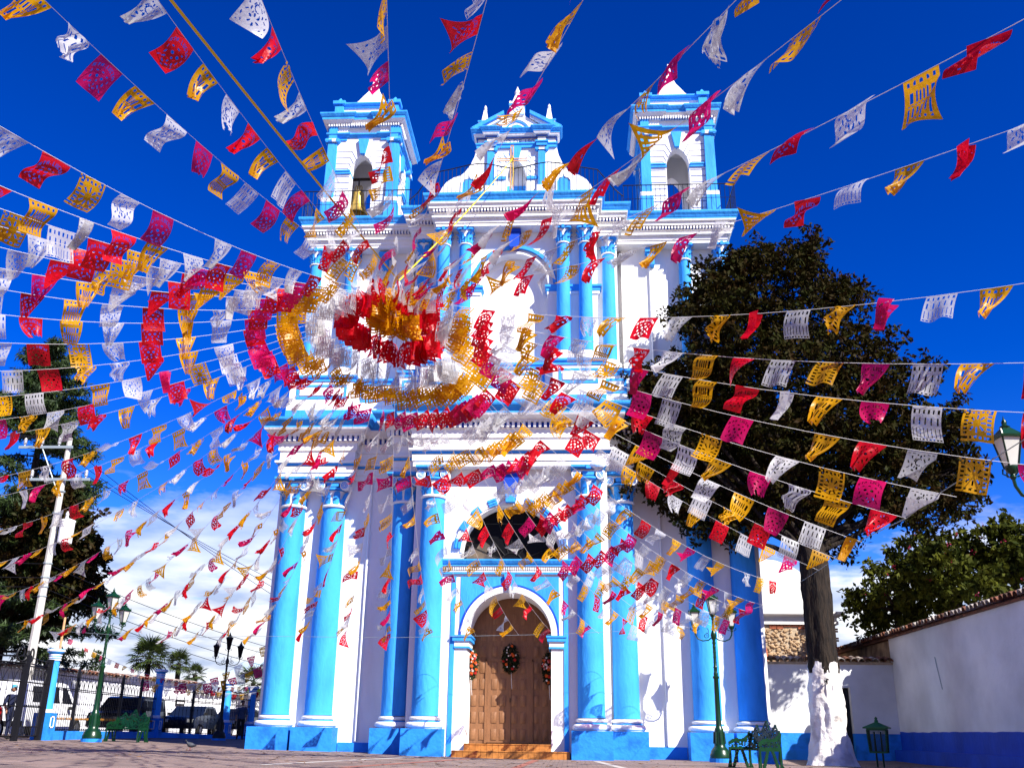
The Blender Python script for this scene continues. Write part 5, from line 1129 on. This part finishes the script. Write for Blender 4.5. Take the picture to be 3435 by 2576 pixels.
vehicle('parked_suv', 'black car behind the fence next to the green bench', (-18.3, 15.1, gz(-18)), rzs + pi, suv, 1.8, 'carblack', [('side_window', [(.3, 1.12), (1.3, 1.12), (1.3, 1.55), (.4, 1.55)]), ('side_window', [(1.4, 1.12), (2.3, 1.12), (2.3, 1.55), (1.4, 1.55)]), ('front_window', [(2.4, 1.12), (3.3, 1.12), (2.75, 1.55), (2.4, 1.55)])], 4.6, wx=(.85, 3.7))
sed = [(0, .36), (-.02, .85), (.10, 1.0), (.6, 1.05), (1.1, 1.42), (1.6, 1.48), (2.5, 1.46), (3.2, 1.02), (4.2, .92), (4.4, .78), (4.42, .38)]
sw_ = [('side_window', [(1.0, 1.05), (1.7, 1.05), (1.7, 1.38), (1.3, 1.36)]), ('front_window', [(1.8, 1.05), (2.9, 1.05), (2.5, 1.38), (1.8, 1.38)])]
vehicle('parked_car', 'dark sedan in the church shade behind the second blue pillar', (-17.6, 21.0, gz(-18)), rzs + pi, sed, 1.7, 'carblue', sw_, 4.4, .30, (.8, 3.5))
vehicle('parked_car', 'black sedan in deep shade right of the dark sedan', (-16.6, 25.6, gz(-17)), rzs + pi - .1, sed, 1.7, 'carblack', sw_, 4.4, .30, (.8, 3.5))
vehicle('parked_pickup', 'small white pickup cab far down the street behind the fence', (-15.0, 28.0, gz(-15)), radians(10), [(0, .4), (0, .9), (1.8, .9), (1.85, 1.5), (2.0, 1.6), (2.9, 1.6), (3.4, 1.0), (4.3, .9), (4.3, .4)], 1.7, 'carwhite', [('side_window', [(2.0, 1.05), (3.1, 1.05), (2.8, 1.5), (2.0, 1.5)])], 4.3, .32, (.8, 3.5))
mo = thing('motorcycle', 'red motorcycle parked beyond the gate at the left edge', 'motorcycle', (-17.3, .4, gz(-17)), rzs)
for x in (-.62, .62):
    g = G(); g.tube([(x + .30 * cos(2 * pi * i / 20), 0, .31 + .30 * sin(2 * pi * i / 20)) for i in range(21)], .05, 6); o = g.obj('wheel', M['rubber'], mo, True); g = G(); cyl_y(g, x, .31, .2, -.02, .02, 14); g.obj('hub', M['chrome'], o)
g = G(); g.tube([(.15, 0, .80), (.32, 0, .92), (.05, 0, .90), (-.1, 0, .80)], [.10, .17, .15, .08], 10); g.tube([(.62, 0, .62), (.5, 0, .9), (.45, 0, 1.05)], [.10, .12, .06], 8); g.tube([(-.75, 0, .72), (-.4, 0, .78)], [.05, .10], 8); g.obj('bodywork', M['red'], mo, True)
g = G(); g.tube([(-.7, 0, .86), (-.2, 0, .86), (0, 0, .84)], [.06, .10, .06], 8); g.box(-.2, .25, -.12, .12, .32, .62); g.tube([(.6, 0, .31), (.4, 0, 1.05)], .03, 6); g.tube([(.36, -.36, 1.08), (.42, 0, 1.05), (.36, .36, 1.08)], .018, 6); g.tube([(-.62, .1, .31), (0, .1, .4), (.1, .1, .75)], .025, 6); g.obj('seat_and_engine', M['rubber'], mo, True)
# people
def person(label, loc, rz, shirt, pants, cap, pose):
    t = thing('person', label, 'person', loc, rz, 'people beyond the fence')
    J = {'pel': (0, 0, .95), 'ches': (0, .01, 1.28), 'neck': (0, 0, 1.46), 'hl': (.10, 0, .90), 'hr': (-.10, 0, .90), 'kl': (.11, -.03 + pose, .50), 'kr': (-.11, -.03 - pose, .50), 'al': (.12, .02 + pose * .8, .08), 'ar': (-.12, .02 - pose * 1.2, .08), 'tl': (.13, -.13 + pose * .8, .03), 'tr': (-.13, -.13 - pose * 1.2, .03), 'sl': (.18, 0, 1.40), 'sr': (-.18, 0, 1.40), 'el': (.25, .02, 1.12), 'er': (-.25, .02, 1.12), 'wl': (.24, -.10, .90), 'wr': (-.24, -.10, .90), 'fl': (.23, -.15, .80), 'fr': (-.23, -.15, .80)}
    R = {'pel': .145, 'ches': .15, 'neck': .062, 'hl': .10, 'hr': .10, 'kl': .068, 'kr': .068, 'al': .045, 'ar': .045, 'tl': .035, 'tr': .035, 'sl': .075, 'sr': .075, 'el': .05, 'er': .05, 'wl': .034, 'wr': .034, 'fl': .03, 'fr': .03}
    E_ = [('pel', 'ches'), ('ches', 'neck'), ('pel', 'hl'), ('pel', 'hr'), ('hl', 'kl'), ('hr', 'kr'), ('kl', 'al'), ('kr', 'ar'), ('al', 'tl'), ('ar', 'tr'), ('ches', 'sl'), ('ches', 'sr'), ('sl', 'el'), ('sr', 'er'), ('el', 'wl'), ('er', 'wr'), ('wl', 'fl'), ('wr', 'fr')]
    ks = list(J); me = bpy.data.meshes.new('body'); me.from_pydata([J[k_] for k_ in ks], [(ks.index(a), ks.index(b_)) for a, b_ in E_], [])
    o = bpy.data.objects.new('tmpb', me); COL.objects.link(o); md = o.modifiers.new('s', 'SKIN'); 
    for i, k_ in enumerate(ks): me.skin_vertices[0].data[i].radius = (R[k_], R[k_] * (.72 if k_ in ('pel', 'ches') else 1))
    me.skin_vertices[0].data[0].use_root = True; ms = o.modifiers.new('u', 'SUBSURF'); ms.levels = 2
    bpy.context.view_layer.update(); m2 = bpy.data.meshes.new_from_object(o.evaluated_get(bpy.context.evaluated_depsgraph_get())); bpy.data.objects.remove(o)
    m2.materials.clear()
    for nm in (pants, shirt, 'skin', 'rubber'): m2.materials.append(M[nm])
    for p_ in m2.polygons:
        z, x = p_.center.z, abs(p_.center.x); p_.material_index = 3 if z < .09 else 2 if (z > 1.47 or (x > .19 and z < 1.10)) else 1 if z > .93 else 0; p_.use_smooth = True
    m2.name = 'body'; link('body', m2, t)
    g = G(); hd = []
    for j in range(9):
        ph = -pi / 2 + pi * j / 8
        for i in range(14):
            a = 2 * pi * i / 14; x, y, z = .078 * cos(ph) * cos(a), .098 * cos(ph) * sin(a), .12 * sin(ph)
            if y < -.07 and -.03 < z < .03 and abs(x) < .02: y -= .025
            hd.append((x, y, 1.63 + z))
    g.p(hd); g.f = [(j * 14 + i, j * 14 + (i + 1) % 14, (j + 1) * 14 + (i + 1) % 14, (j + 1) * 14 + i) for j in range(8) for i in range(14)]; h_ = g.obj('head', M['skin'], t, True)
    g = G()
    for sx in (-1, 1): g.lathe([(0, 1.64), (.012, 1.65), (0, 1.66)], sx * .032, -.088, 6)
    g.obj('eye', M['hair'], h_)
    g = G(); g.lathe([(.085, 1.64), (.088, 1.70), (.065, 1.745), (0, 1.76)], 0, .008, 14)
    if cap: g.box(-.06, .06, -.18, -.06, 1.665, 1.68)
    g.obj('cap' if cap else 'hair', M['capblue'] if cap else M['hair'], t, True)
person('person in navy shirt and pale blue cap walking behind the gate', (-17.0, 1.0, gz(-17)), radians(70), 'navy', 'navy', True, .12)
person('person in grey blue shirt standing in shade by the rear fence pillar', (-13.6, 14.8, gz(-13.6)), radians(20), 'greyshirt', 'rubber', False, .04)
# utility pole with transformer and lines
up = thing('utility_pole', 'leaning looking pale concrete utility pole with crossarms and white transformer', 'utility pole', (-20.75, 8.4, gz(-21)))
up['label'] = 'pale concrete utility pole with crossarms and white transformer'
H_ = 12.7
G().lathe([(.22, -.2), (.11, H_)], n=8).obj('pole', M['concrete'], up)
def arm(z, x0, x1, ins):
    g = G(); g.box(x0, x1, -.17, -.08, z - .06, z + .06); o = g.obj('crossarm', M['galv'], up)
    for x in ins:
        g = G(); g.lathe([(.03, z + .05), (.03, z + .12)] + [q for k_ in range(4) for q in ((.06, z + .14 + .06 * k_), (.09, z + .16 + .06 * k_), (.06, z + .18 + .06 * k_))] + [(.04, z + .42), (0, z + .45)], x, -.12, 10); g.obj('insulator', M['porcelain'], o, True)
arm(H_ - .45, -2.25, .25, (-2.0, -1.2, -.4)); arm(H_ - 1.95, -1.6, 1.3, (-1.4, 1.1))
G().tube([(-1.15, -.12, H_ - .5), (-.05, -.12, H_ - 2.6)], .03, 5).obj('brace', M['galv'], up)
g = G(); g.lathe([(0, 7.9), (.30, 7.9), (.31, 8.8), (.33, 8.82), (.33, 8.9), (.1, 8.98), (0, 8.98)], .62, -.1, 20); o = g.obj('transformer', M['white'], up, True)
g = G(); g.lathe([(.05, 8.95), (.08, 9.05), (.05, 9.1), (.08, 9.16), (.04, 9.3)], .55, -.1, 10); g.obj('bushing', M['porcelain'], o, True)
g = G()
for z in (5.6, 6.0, 6.4, 7.0, 9.2, 10.2): g.lathe([(.19, z), (.20, z + .03), (.19, z + .06)], n=8)
g.obj('clamp', M['galv'], up)
PB = Vector((-20.75, 8.4, gz(-21)))
def cable(name, label, a, b_, sag, r=.012, m='iron', n=24, cat='cable', group='overhead cables'):
    a, b_ = Vector(a), Vector(b_); g = G(); g.tube([a.lerp(b_, i / n) - Vector((0, 0, 4 * sag * (i / n) * (1 - i / n))) for i in range(n + 1)], r, 4); o = g.obj(name, M[m]); return tag(o, label, cat, group)
for i, (dx, z, label, e) in enumerate([(-2.0, H_ - .0, 'highest power line running down right from the pole top', (-9.5, 30, 6.4)), (-1.2, H_ - .02, 'second power line from the upper crossarm', (-10.2, 30, 5.9)), (-.4, H_ - .04, 'third power line from the upper crossarm nearest the pole', (-11, 30, 5.4)),
        (0, 7.0, 'thick phone cable leaving the pole below the transformer', (-11.2, 27, 4.3)), (0, 6.4, 'second phone cable below the transformer', (-10.6, 28, 3.9)), (0, 6.0, 'third phone cable below the transformer', (-10.9, 28.5, 3.2)), (0, 5.6, 'lowest phone cable leaving the pole', (-11.6, 29, 2.8))]):
    cable('power_line' if i < 3 else 'phone_cable', label, PB + Vector((dx, -.1, z)), e, .5, .016 if i < 3 else .014)
    cable('power_line' if i < 3 else 'phone_cable', label.replace('running down right from', 'leaving leftward from').replace('leaving the pole', 'running left off the pole').replace('second', 'left running second').replace('third', 'left running third'), PB + Vector((dx, -.1, z)), PB + Vector((dx - 22, -10 + (4 if i > 2 else 0), z + 1.0)), .4, .016 if i < 3 else .014)
tp_ = thing('thin_pole', 'thin wooden pole holding bunting wire behind the gate pillar', 'pole', (-16.35, 2.35, gz(-16))); G().tube([(0, 0, 0), (.05, -.1, 4.15)], [.05, .04], 8).obj('pole', M['crosswood'], tp_, True)

# ------------------------------------------------------------------ papel picado bunting
FW_, FH_ = 0.37, 0.42; NX, NZ = 40, 46
FONT = {'S': '111100111001111', 'T': '111010010010010', 'A': '010101111101101', 'L': '100100100100111', 'U': '101101101101111', 'C': '111100100100111', 'I': '111010010010111', '.': '000000000000010'}
def ell(u, v, cu, cv, a, b_, rot=0):
    du, dv = u - cu, v - cv; x = du * cos(rot) + dv * sin(rot); y = -du * sin(rot) + dv * cos(rot); return (x / a) ** 2 + (y / b_) ** 2 < .62
def hole_red(i, j):
    u, v = (i + .5) / NX, (j + .5) / NZ; txt = 'STA.LUCIA'
    if 2 <= i < 38:
        k, c = divmod(i - 2, 4); off = int(4 + 9 * ((i - 20) / 18.0) ** 2); r = (j - off)
        if c < 3 and k < len(txt) and 0 <= r < 5 and FONT[txt[k]][r * 3 + c] == '1': return True
    for cu, cv, a, b_, ro in ((.38, .50, .085, .05, 0), (.63, .50, .085, .05, 0), (.27, .37, .06, .03, -.4), (.74, .37, .06, .03, .4), (.50, .33, .07, .028, 0), (.5, .62, .05, .035, 0), (.20, .62, .03, .07, .5), (.80, .62, .03, .07, -.5), (.28, .74, .03, .08, .7), (.72, .74, .03, .08, -.7), (.38, .84, .09, .022, .3), (.62, .84, .09, .022, -.3), (.5, .76, .03, .05, 0), (.14, .48, .025, .05, .2), (.86, .48, .025, .05, -.2), (.16, .80, .02, .06, .6), (.84, .80, .02, .06, -.6), (.5, .92, .05, .02, 0)):
        if ell(u, v, cu, cv, a, b_, ro): return True
    return False
def hole_white(i, j):
    u, v = (i + .5) / NX, (j + .5) / NZ
    for k in range(6):
        a = k * pi / 3 + .3
        if ell(u, v, .5 + .15 * cos(a), .68 + .13 * sin(a), .075, .038, a): return True
    for s in (-1, 1):
        for cu, cv, a, b_, ro in ((.16, .30, .10, .03, .9), (.27, .22, .03, .06, .3), (.36, .38, .08, .025, -.8), (.33, .56, .07, .025, .6), (.40, .72, .03, .06, .4), (.22, .47, .03, .08, .2), (.10, .14, .045, .03, 0), (.25, .10, .05, .025, 0), (.40, .10, .05, .025, 0), (.40, .90, .035, .025, 0), (.30, .86, .05, .025, -.6), (.12, .52, .07, .022, 1.2)):
            if ell(u, v, .5 + s * cu, cv, a, b_, ro * s): return True
    r = hypot(u - .5, (v - .36) * 1.1); return (.10 < r < .14 and u < .54) or ell(u, v, .5, .18, .03, .07)
def hole_yel(i, j):
    u, v = (i + .5) / NX, (j + .5) / NZ
    def archh(cu, v0, v1, hw): return abs(u - cu) < hw and v0 < v < v1 and not (v < v0 + hw and hypot(u - cu, v - v0 - hw) > hw)
    for cu in (.14, .32, .50, .68, .86):
        if archh(cu, .06, .15, .038): return True
    for cu, hw in ((.20, .042), (.36, .025), (.64, .025), (.80, .042)):
        if archh(cu, .27, .50, hw): return True
    if archh(.50, .27, .50, .07) and not abs(u - .5) < .018: return True
    for k in range(7):
        cu = .12 + .127 * k
        if abs(u - cu) < .026 and .60 < v < (.86 if k % 2 == 0 else .80): return True
        if ell(u, v, cu, .92, .035, .03): return True
    return .535 < v < .56 and .1 < u < .9 and int(u * 20) % 2 == 0
def hole_yel2(i, j):
    u, v = (i + .5) / NX, (j + .5) / NZ; r = hypot(u - .5, v - .5); a = atan2(v - .5, u - .5)
    return (.12 < r < .36 and cos(8 * a) > .55 and cos(30 * r) > -.6) or (u < .2 and int(v * 16) % 2 == 0 and u > .07) or (u > .8 and u < .93 and int(v * 16) % 2 == 0) or (.06 < v < .12 and int(u * 14) % 2 == 0) or (.88 < v < .94 and int(u * 14) % 2 == 0)
def hole_white2(i, j):
    u, v = (i + .5) / NX, (j + .5) / NZ
    return (.08 < v < .22 and abs((u * 6) % 1 - .5) < .18) or (.32 < v < .55 and abs((u * 5) % 1 - .5) < .16) or (.62 < v < .90 and abs((u * 8) % 1 - .5) < .18) or (.93 < v < .97 and abs((u * 9) % 1 - .5) < .3)
def deform(kind, u, v, rnd):
    """u in -.5...5, v 0..1 -> local x, y, z"""
    x, y, z = u * FW_, 0.0, -v * FH_
    if kind == 0: y = .07 * sin(pi * v * .95) + .015 * sin(5 * u + 2 * v); x += .05 * v
    elif kind == 1: y = .055 * sin(2 * pi * v + u); x = u * FW_ * (1 - .28 * v) - .06 * v
    elif kind == 2:
        s_ = max(0.0, (u + .5) * .9 + v - 1.1); y = .03 * sin(3 * v) + .55 * s_ * s_; x -= .34 * s_; z += .20 * s_
    elif kind == 3:
        th = 2.3 * v * v; z = -FH_ * (v - .42 * v ** 3); y = FH_ * .62 * v * v * (1 - .15 * v) + .02 * sin(6 * u)
    elif kind == 4: x = u * FW_ * (1 - .72 * v ** 1.2) - .09 * v; y = .07 * v * sin(3 * pi * u + 1) + .04 * sin(pi * v)
    elif kind == 5: th = 1.0 * v; x = u * FW_ * cos(th); y = u * FW_ * sin(th) + .04 * sin(3 * v)
    elif kind == 6: y = .035 * sin(2.2 * pi * u) * v + .02 * sin(pi * v); x += .02 * v
    elif kind == 7:
        x = u * FW_ * (1 - .45 * v * v) + .10 * v * v; y = .10 * v * v + .05 * v * sin(7 * u); z = -FH_ * (v - .18 * v * v)
    elif kind == 8:
        q = (u + .5) * 3.0; f_ = abs((q % 2) - 1); x = (f_ - .5) * FW_ * .50 * (1 - .3 * v) - .05 * v; y = .035 * q - .05 + .05 * sin(4 * v + 2 * u)
    elif kind == 9:
        x = u * FW_ * (1 - .55 * v) - .13 * v * v + .03 * sin(8 * v); y = .06 * sin(9 * u + 3 * v) * (.3 + v) + .09 * v * v; z = -FH_ * (v * .86 - .1 * sin(2 * pi * v) * u)
    return x, y, z
def flag_mesh(name, hole, kind, m):
    rnd = random.Random(kind); g = G(); tx = rnd.uniform(0, 50)
    def torn(i, j):
        if kind not in (7, 9): return False
        e_ = .74 + .30 * mnoise.noise(Vector((i * .13 + tx, 0, 0))) + .10 * mnoise.noise(Vector((i * .5 + tx, 3, 0)))
        return (j + .5) / NZ > e_ + .12 and (i / NX > .35 if kind != 9 else i / NX < .6)
    on = [[not (hole(i, j) or torn(i, j)) for i in range(NX)] for j in range(NZ)]; idx = {}
    def vid(i, j):
        if (i, j) not in idx: idx[(i, j)] = len(g.v); g.v.append(deform(kind, i / NX - .5, j / NZ, rnd))
        return idx[(i, j)]
    for j in range(NZ):
        for i in range(NX):
            if on[j][i]: g.f.append((vid(i, j), vid(i, j + 1), vid(i + 1, j + 1), vid(i + 1, j)))
    return g.mesh(name, M[m], True)
NK = 10
FM = {'R': [flag_mesh('red_flag', hole_red, k, 'flagR') for k in range(NK)], 'W': [flag_mesh('white_flag', hole_white if k % 3 else hole_white2, k, 'flagW') for k in range(NK)], 'Y': [flag_mesh('yellow_flag', hole_yel if k % 3 else hole_yel2, k, 'flagY') for k in range(NK)]}
FM['M'] = [flag_mesh('magenta_flag', hole_red, k, 'flagM') for k in range(NK)]
HUB = at(1335, 990, 20.0)
rndF = random.Random(99)
GRAV = Vector((0, 0, -1)); WIND = Vector((-.95, .10, 0))
def hang(st, P, T, col, kinds=None, k=None, sc=1.0, plumb=False):
    jt = 1.0 if k is None else .25; w = WIND * (rndF.uniform(.25, 1.25) if k is None else k) + Vector((rndF.gauss(0, .18), rndF.gauss(0, .25), 0)) * jt
    if plumb: T = Matrix.Rotation(rndF.gauss(0, .38), 3, 'Z') @ Vector((T.x, T.y, 0)).normalized(); w = Vector((rndF.gauss(-.12, .12), rndF.gauss(0, .12), 0))
    D = GRAV + w; D = D - T * D.dot(T)
    if D.length < .2: D = GRAV - T * GRAV.dot(T)
    D.normalize(); X = T if T.dot(RT) > 0 else -T
    Z = -D; Y = Z.cross(X)
    if col == 'R' and rndF.random() < .34 and k is None: col = 'M'  # some red flags turned magenta: light through the film put into the colour
    vs = FM[col]; o = link('flag', vs[rndF.choice(kinds) if kinds else rndF.choice((0, 0, 1, 1, 2, 4, 4, 4, 5, 6, 6, 7, 8, 9))], st)
    if rndF.random() < .5: Y = -Y; X = X  # blown to the other face
    m4 = Matrix(((X.x, Y.x, Z.x, P.x), (X.y, Y.y, Z.y, P.y), (X.z, Y.z, Z.z, P.z), (0, 0, 0, 1)))
    o.matrix_local = m4 @ Matrix.Diagonal((sc, sc, sc, 1))
def bunting(label, group, far, k=1.0, pitch=.64, first=.50, sagf=.065, start=HUB, seq='YRW', kinds=None, n=18, sc=1.0, over=False, thick=.0042):
    """string from the hub through `far`; continues to k times that distance"""
    far = Vector(far); L = (far - start).length * k; sag = sagf * L; t = 1.0 / k; E_ = start + (far - start) * k
    E_.z += sag * 4 * (1 - t)
    def pt(q): return start.lerp(E_, q) - Vector((0, 0, 4 * sag * q * (1 - q)))
    g = G(); g.tube([pt(i / n) for i in range(n + 1)], thick, 4); st = tag(g.obj('bunting_string', M['string']), label, 'bunting', group)
    # equal spacing along the string
    acc, s, i, last = 0.0, first + rndF.uniform(-.04, .04), 0, pt(0); N = 400
    for a in range(1, N + 1):
        c = pt(a / N); acc += (c - last).length
        if acc >= s and a / N < .985:
            T = (c - last).normalized()
            missing = i > 4 and rndF.random() < .03
            if not missing: hang(st, c, T, seq[i % len(seq)], kinds if i > 4 else (0, 6), None if i > 2 else .15, 1.12 if i < 4 else sc if i > 5 else 1.0, i < 3 and not over)
            i += 1; s = first + pitch * i + rndF.uniform(-.03, .03)
        last = c
    return st
ORD = ['first', 'second', 'third', 'fourth', 'fifth', 'sixth', 'seventh', 'eighth', 'ninth', 'tenth', 'eleventh', 'twelfth', 'thirteenth', 'fourteenth', 'fifteenth', 'sixteenth', 'seventeenth', 'eighteenth', 'nineteenth', 'twentieth']
overhead = [(255, 103, 11.2), (559, 43, 11.2), (903, 65, 11.2), (1298, 20, 10.3), (1630, 10, 9.3), (1951, 10, 8.3), (2461, 10, 7.2), (2798, 20, 6.5), (3331, 121, 6.6), (3304, 467, 9.2)]
for i, (x, y, d) in enumerate(overhead):
    bunting('flag string passing overhead to the top of the photo, %s from the left' % ORD[i], 'strings passing overhead', at(x, y, d), 1.30, sagf=.03, sc=1.08 if i < 4 else .92, over=True, thick=.0032)
right = [(3200, 985, 11.5, 1.25), (3313, 1220, 11.0, 1.25), (3189, 1370, 11.5, 1.25), (3255, 1536, 11.5, 1.12), (3150, 1655, 12.2, 1.02), (3040, 1738, 13.3, 1.0), (2890, 1818, 16, 1.0), (2820, 1880, 19, 1.0), (2745, 1912, 22, 1.0)]
for i, (x, y, d, k) in enumerate(right):
    bunting('flag string crossing the dark tree towards the right, %s from the top' % ORD[i], 'strings over the tree', at(x, y, d), k, sagf=.045, thick=.0032)
front = [(2640, 1960, -3.4), (2560, 2030, -3.3), (2520, 2055, -3.2), (2455, 2085, -3.2), (2385, 2096, -3.1), (2309, 2105, -3.0), (2235, 2107, -3.0), (2150, 2112, -3.0), (2010, 2125, -2.9), (1857, 2126, -2.9), (1740, 2129, -2.9), (1597, 2133, -2.9), (1450, 2135, -2.9), (1310, 2137, -2.9), (1158, 2135, -2.9), (1016, 2133, -2.9), (852, 2132, -2.8)]
for i, (x, y, Y) in enumerate(reversed(front)):
    bunting('flag string sloping down to the wire before the church front, %s from the left' % ORD[i], 'strings before the church front', atY(x, y, Y), 1.0, sagf=.075)
left = [(740, 2136, 30, 1), (645, 2137, 30.5, 1), (542, 2140, 31, 1), (407, 2128, 32, 1), (200, 2116, 33, 1), (75, 2085, 31, 1.03), (10, 2000, 29.5, 1.08), (0, 1887, 27.5, 1.1), (0, 1780, 25.5, 1.12), (0, 1665, 24, 1.15), (0, 1600, 22.5, 1.15), (0, 1462, 20.5, 1.2), (0, 1408, 20, 1.2), (0, 1331, 19, 1.2), (0, 1245, 18, 1.2), (0, 1150, 17.2, 1.2), (0, 1055, 16.5, 1.2), (0, 970, 16, 1.2)]
for i, (x, y, d, k) in enumerate(left):
    bunting('flag string fanning out to the left side, %s from the church' % ORD[i], 'strings fanning to the left', at(x, y, d), k, sagf=.06, kinds=(8, 9, 4, 1, 9, 7, 2, 3) if i < 11 else None, sc=1.02 if i < 11 else 1.0)
upleft = [(0, 900, 15, 1.25), (0, 830, 14.2, 1.25), (0, 760, 13.5, 1.25), (0, 700, 13, 1.25), (0, 624, 12.3, 1.25), (168, 521, 11.8, 1.3)]
for i, (x, y, d, k) in enumerate(upleft):
    bunting('flag string rising to the upper left edge, %s from the bottom' % ORD[i], 'strings rising to the upper left', at(x, y, d), k, sagf=.045, sc=1.08)
# hub ring and ropes
hb = thing('bunting_hub', 'small wire ring where all flag strings meet over the plaza', 'ring', HUB)
G().tube([(.16 * cos(2 * pi * i / 20), .16 * sin(2 * pi * i / 20), 0) for i in range(21)], .015, 5).obj('wire_ring', M['galv'], hb)
g = G()
for a in range(4): g.tube([(.16 * cos(a * pi / 2 + .4), .16 * sin(a * pi / 2 + .4), 0), (0, 0, .35)], .006, 4)
g.obj('ring_tie', M['string'], hb)
cable('yellow_rope', 'yellow rope from the terrace cross down to the flag hub', (-.08, -2.36, 20.2), HUB + Vector((0, 0, .33)), .12, .020, 'rope', cat='rope', group='yellow ropes holding the hub')
e = at(583, 0, 9.5); e2 = HUB + Vector((0, 0, .33)); cable('yellow_rope', 'yellow rope from the hub up to the top left of the photo', e2 + (e - e2) * 1.4, e2, .05, .020, 'rope', cat='rope', group='yellow ropes holding the hub')
g = G()
for i in range(5): a = i * 1.3; g.tube([(-.08, -2.38, 20.2), (-.08 + .10 * cos(a), -2.40, 20.2 + .12 * sin(a)), (-.08 + .05 * cos(a + 1), -2.39, 20.2 + .16 * sin(a + .6))], .014, 4)
g.tube([(-.06, -2.37, 20.2), (-.02, -2.38, 19.6), (-.09, -2.37, 19.0)], .012, 4)
tag(g.obj('rope_knot', M['rope']), 'yellow rope knot tied round the wooden terrace cross', 'rope')
# perimeter wires
wp = [at(200, 2116, 33), at(407, 2130, 32), at(542, 2140, 31), atY(852, 2133, -2.8), atY(1310, 2138, -2.9), atY(1857, 2127, -2.9), atY(2309, 2106, -3.0), atY(2560, 2031, -3.3), at(2745, 1913, 22.0)]
g = G(); g.tube(wp, .005, 4); tag(g.obj('perimeter_wire', M['galv']), 'thin wire carrying the string ends across the church front', 'wire')
g = G(); g.tube([at(2745, 1913, 22.0), at(2890, 1810, 16), at(3040, 1738, 13.3), at(3150, 1655, 12.2), at(3300, 1560, 11.4), at(3600, 1370, 9.6)], .007, 4); tag(g.obj('perimeter_wire', M['galv']), 'wire rising to the right edge that carries the string ends by the tree', 'wire')
# street buntings beyond the fence
def row(label, a, b_, n, cols, sag, sc, kinds=None):
    a, b_ = Vector(a), Vector(b_); pts = [a.lerp(b_, i / 20) - Vector((0, 0, 4 * sag * (i / 20) * (1 - i / 20))) for i in range(21)]
    g = G(); g.tube(pts, .007, 4); st = tag(g.obj('bunting_string', M['string']), label, 'bunting', 'street bunting beyond the fence')
    for i in range(n):
        t = (i + .5) / n; P = a.lerp(b_, t) - Vector((0, 0, 4 * sag * t * (1 - t))); T = (b_ - a).normalized(); hang(st, P, T, cols[i % len(cols)], kinds, .25, sc)
row('row of magenta and white street flags hanging left of the church column', at(430, 2260, 42), at(905, 2150, 42), 12, 'WMY', 1.1, 1.0)
row('lower row of magenta street flags by the black lamp', at(600, 2290, 40), at(905, 2215, 40), 11, 'MWY', .35, .95)
row('thin row of small coloured pennants leading to the palms', at(225, 2136, 40), at(860, 2300, 46), 26, 'MWRY', .7, .5, (4, 4, 1) if False else None)
row('row of red and yellow flags hanging over the far fence', at(700, 2310, 46), at(930, 2300, 46), 9, 'RYW', .3, .6)

# ------------------------------------------------------------------ small litter on the paving
rl = random.Random(77)
g = G()
for i in range(420):
    x, y = rl.uniform(-16, 12), rl.uniform(-10.5, -2.6); z = gz(x, y) + .006; a = rl.uniform(0, 6.28); l = rl.uniform(.03, .09)
    g.face([(x + l * cos(a), y + l * sin(a), z), (x - l * .4 * sin(a), y + l * .4 * cos(a), z + .012), (x - l * cos(a), y - l * sin(a), z + .004), (x + l * .4 * sin(a), y - l * .4 * cos(a), z)])
M['dryleaf'] = mat('dry leaves', (0.20, 0.10, 0.035), 0.9, var=0.6, vscale=3)
tag(g.obj('fallen_leaves', M['dryleaf'], fix=False), 'dry brown leaves scattered over the paving', 'leaves', None, 'stuff')
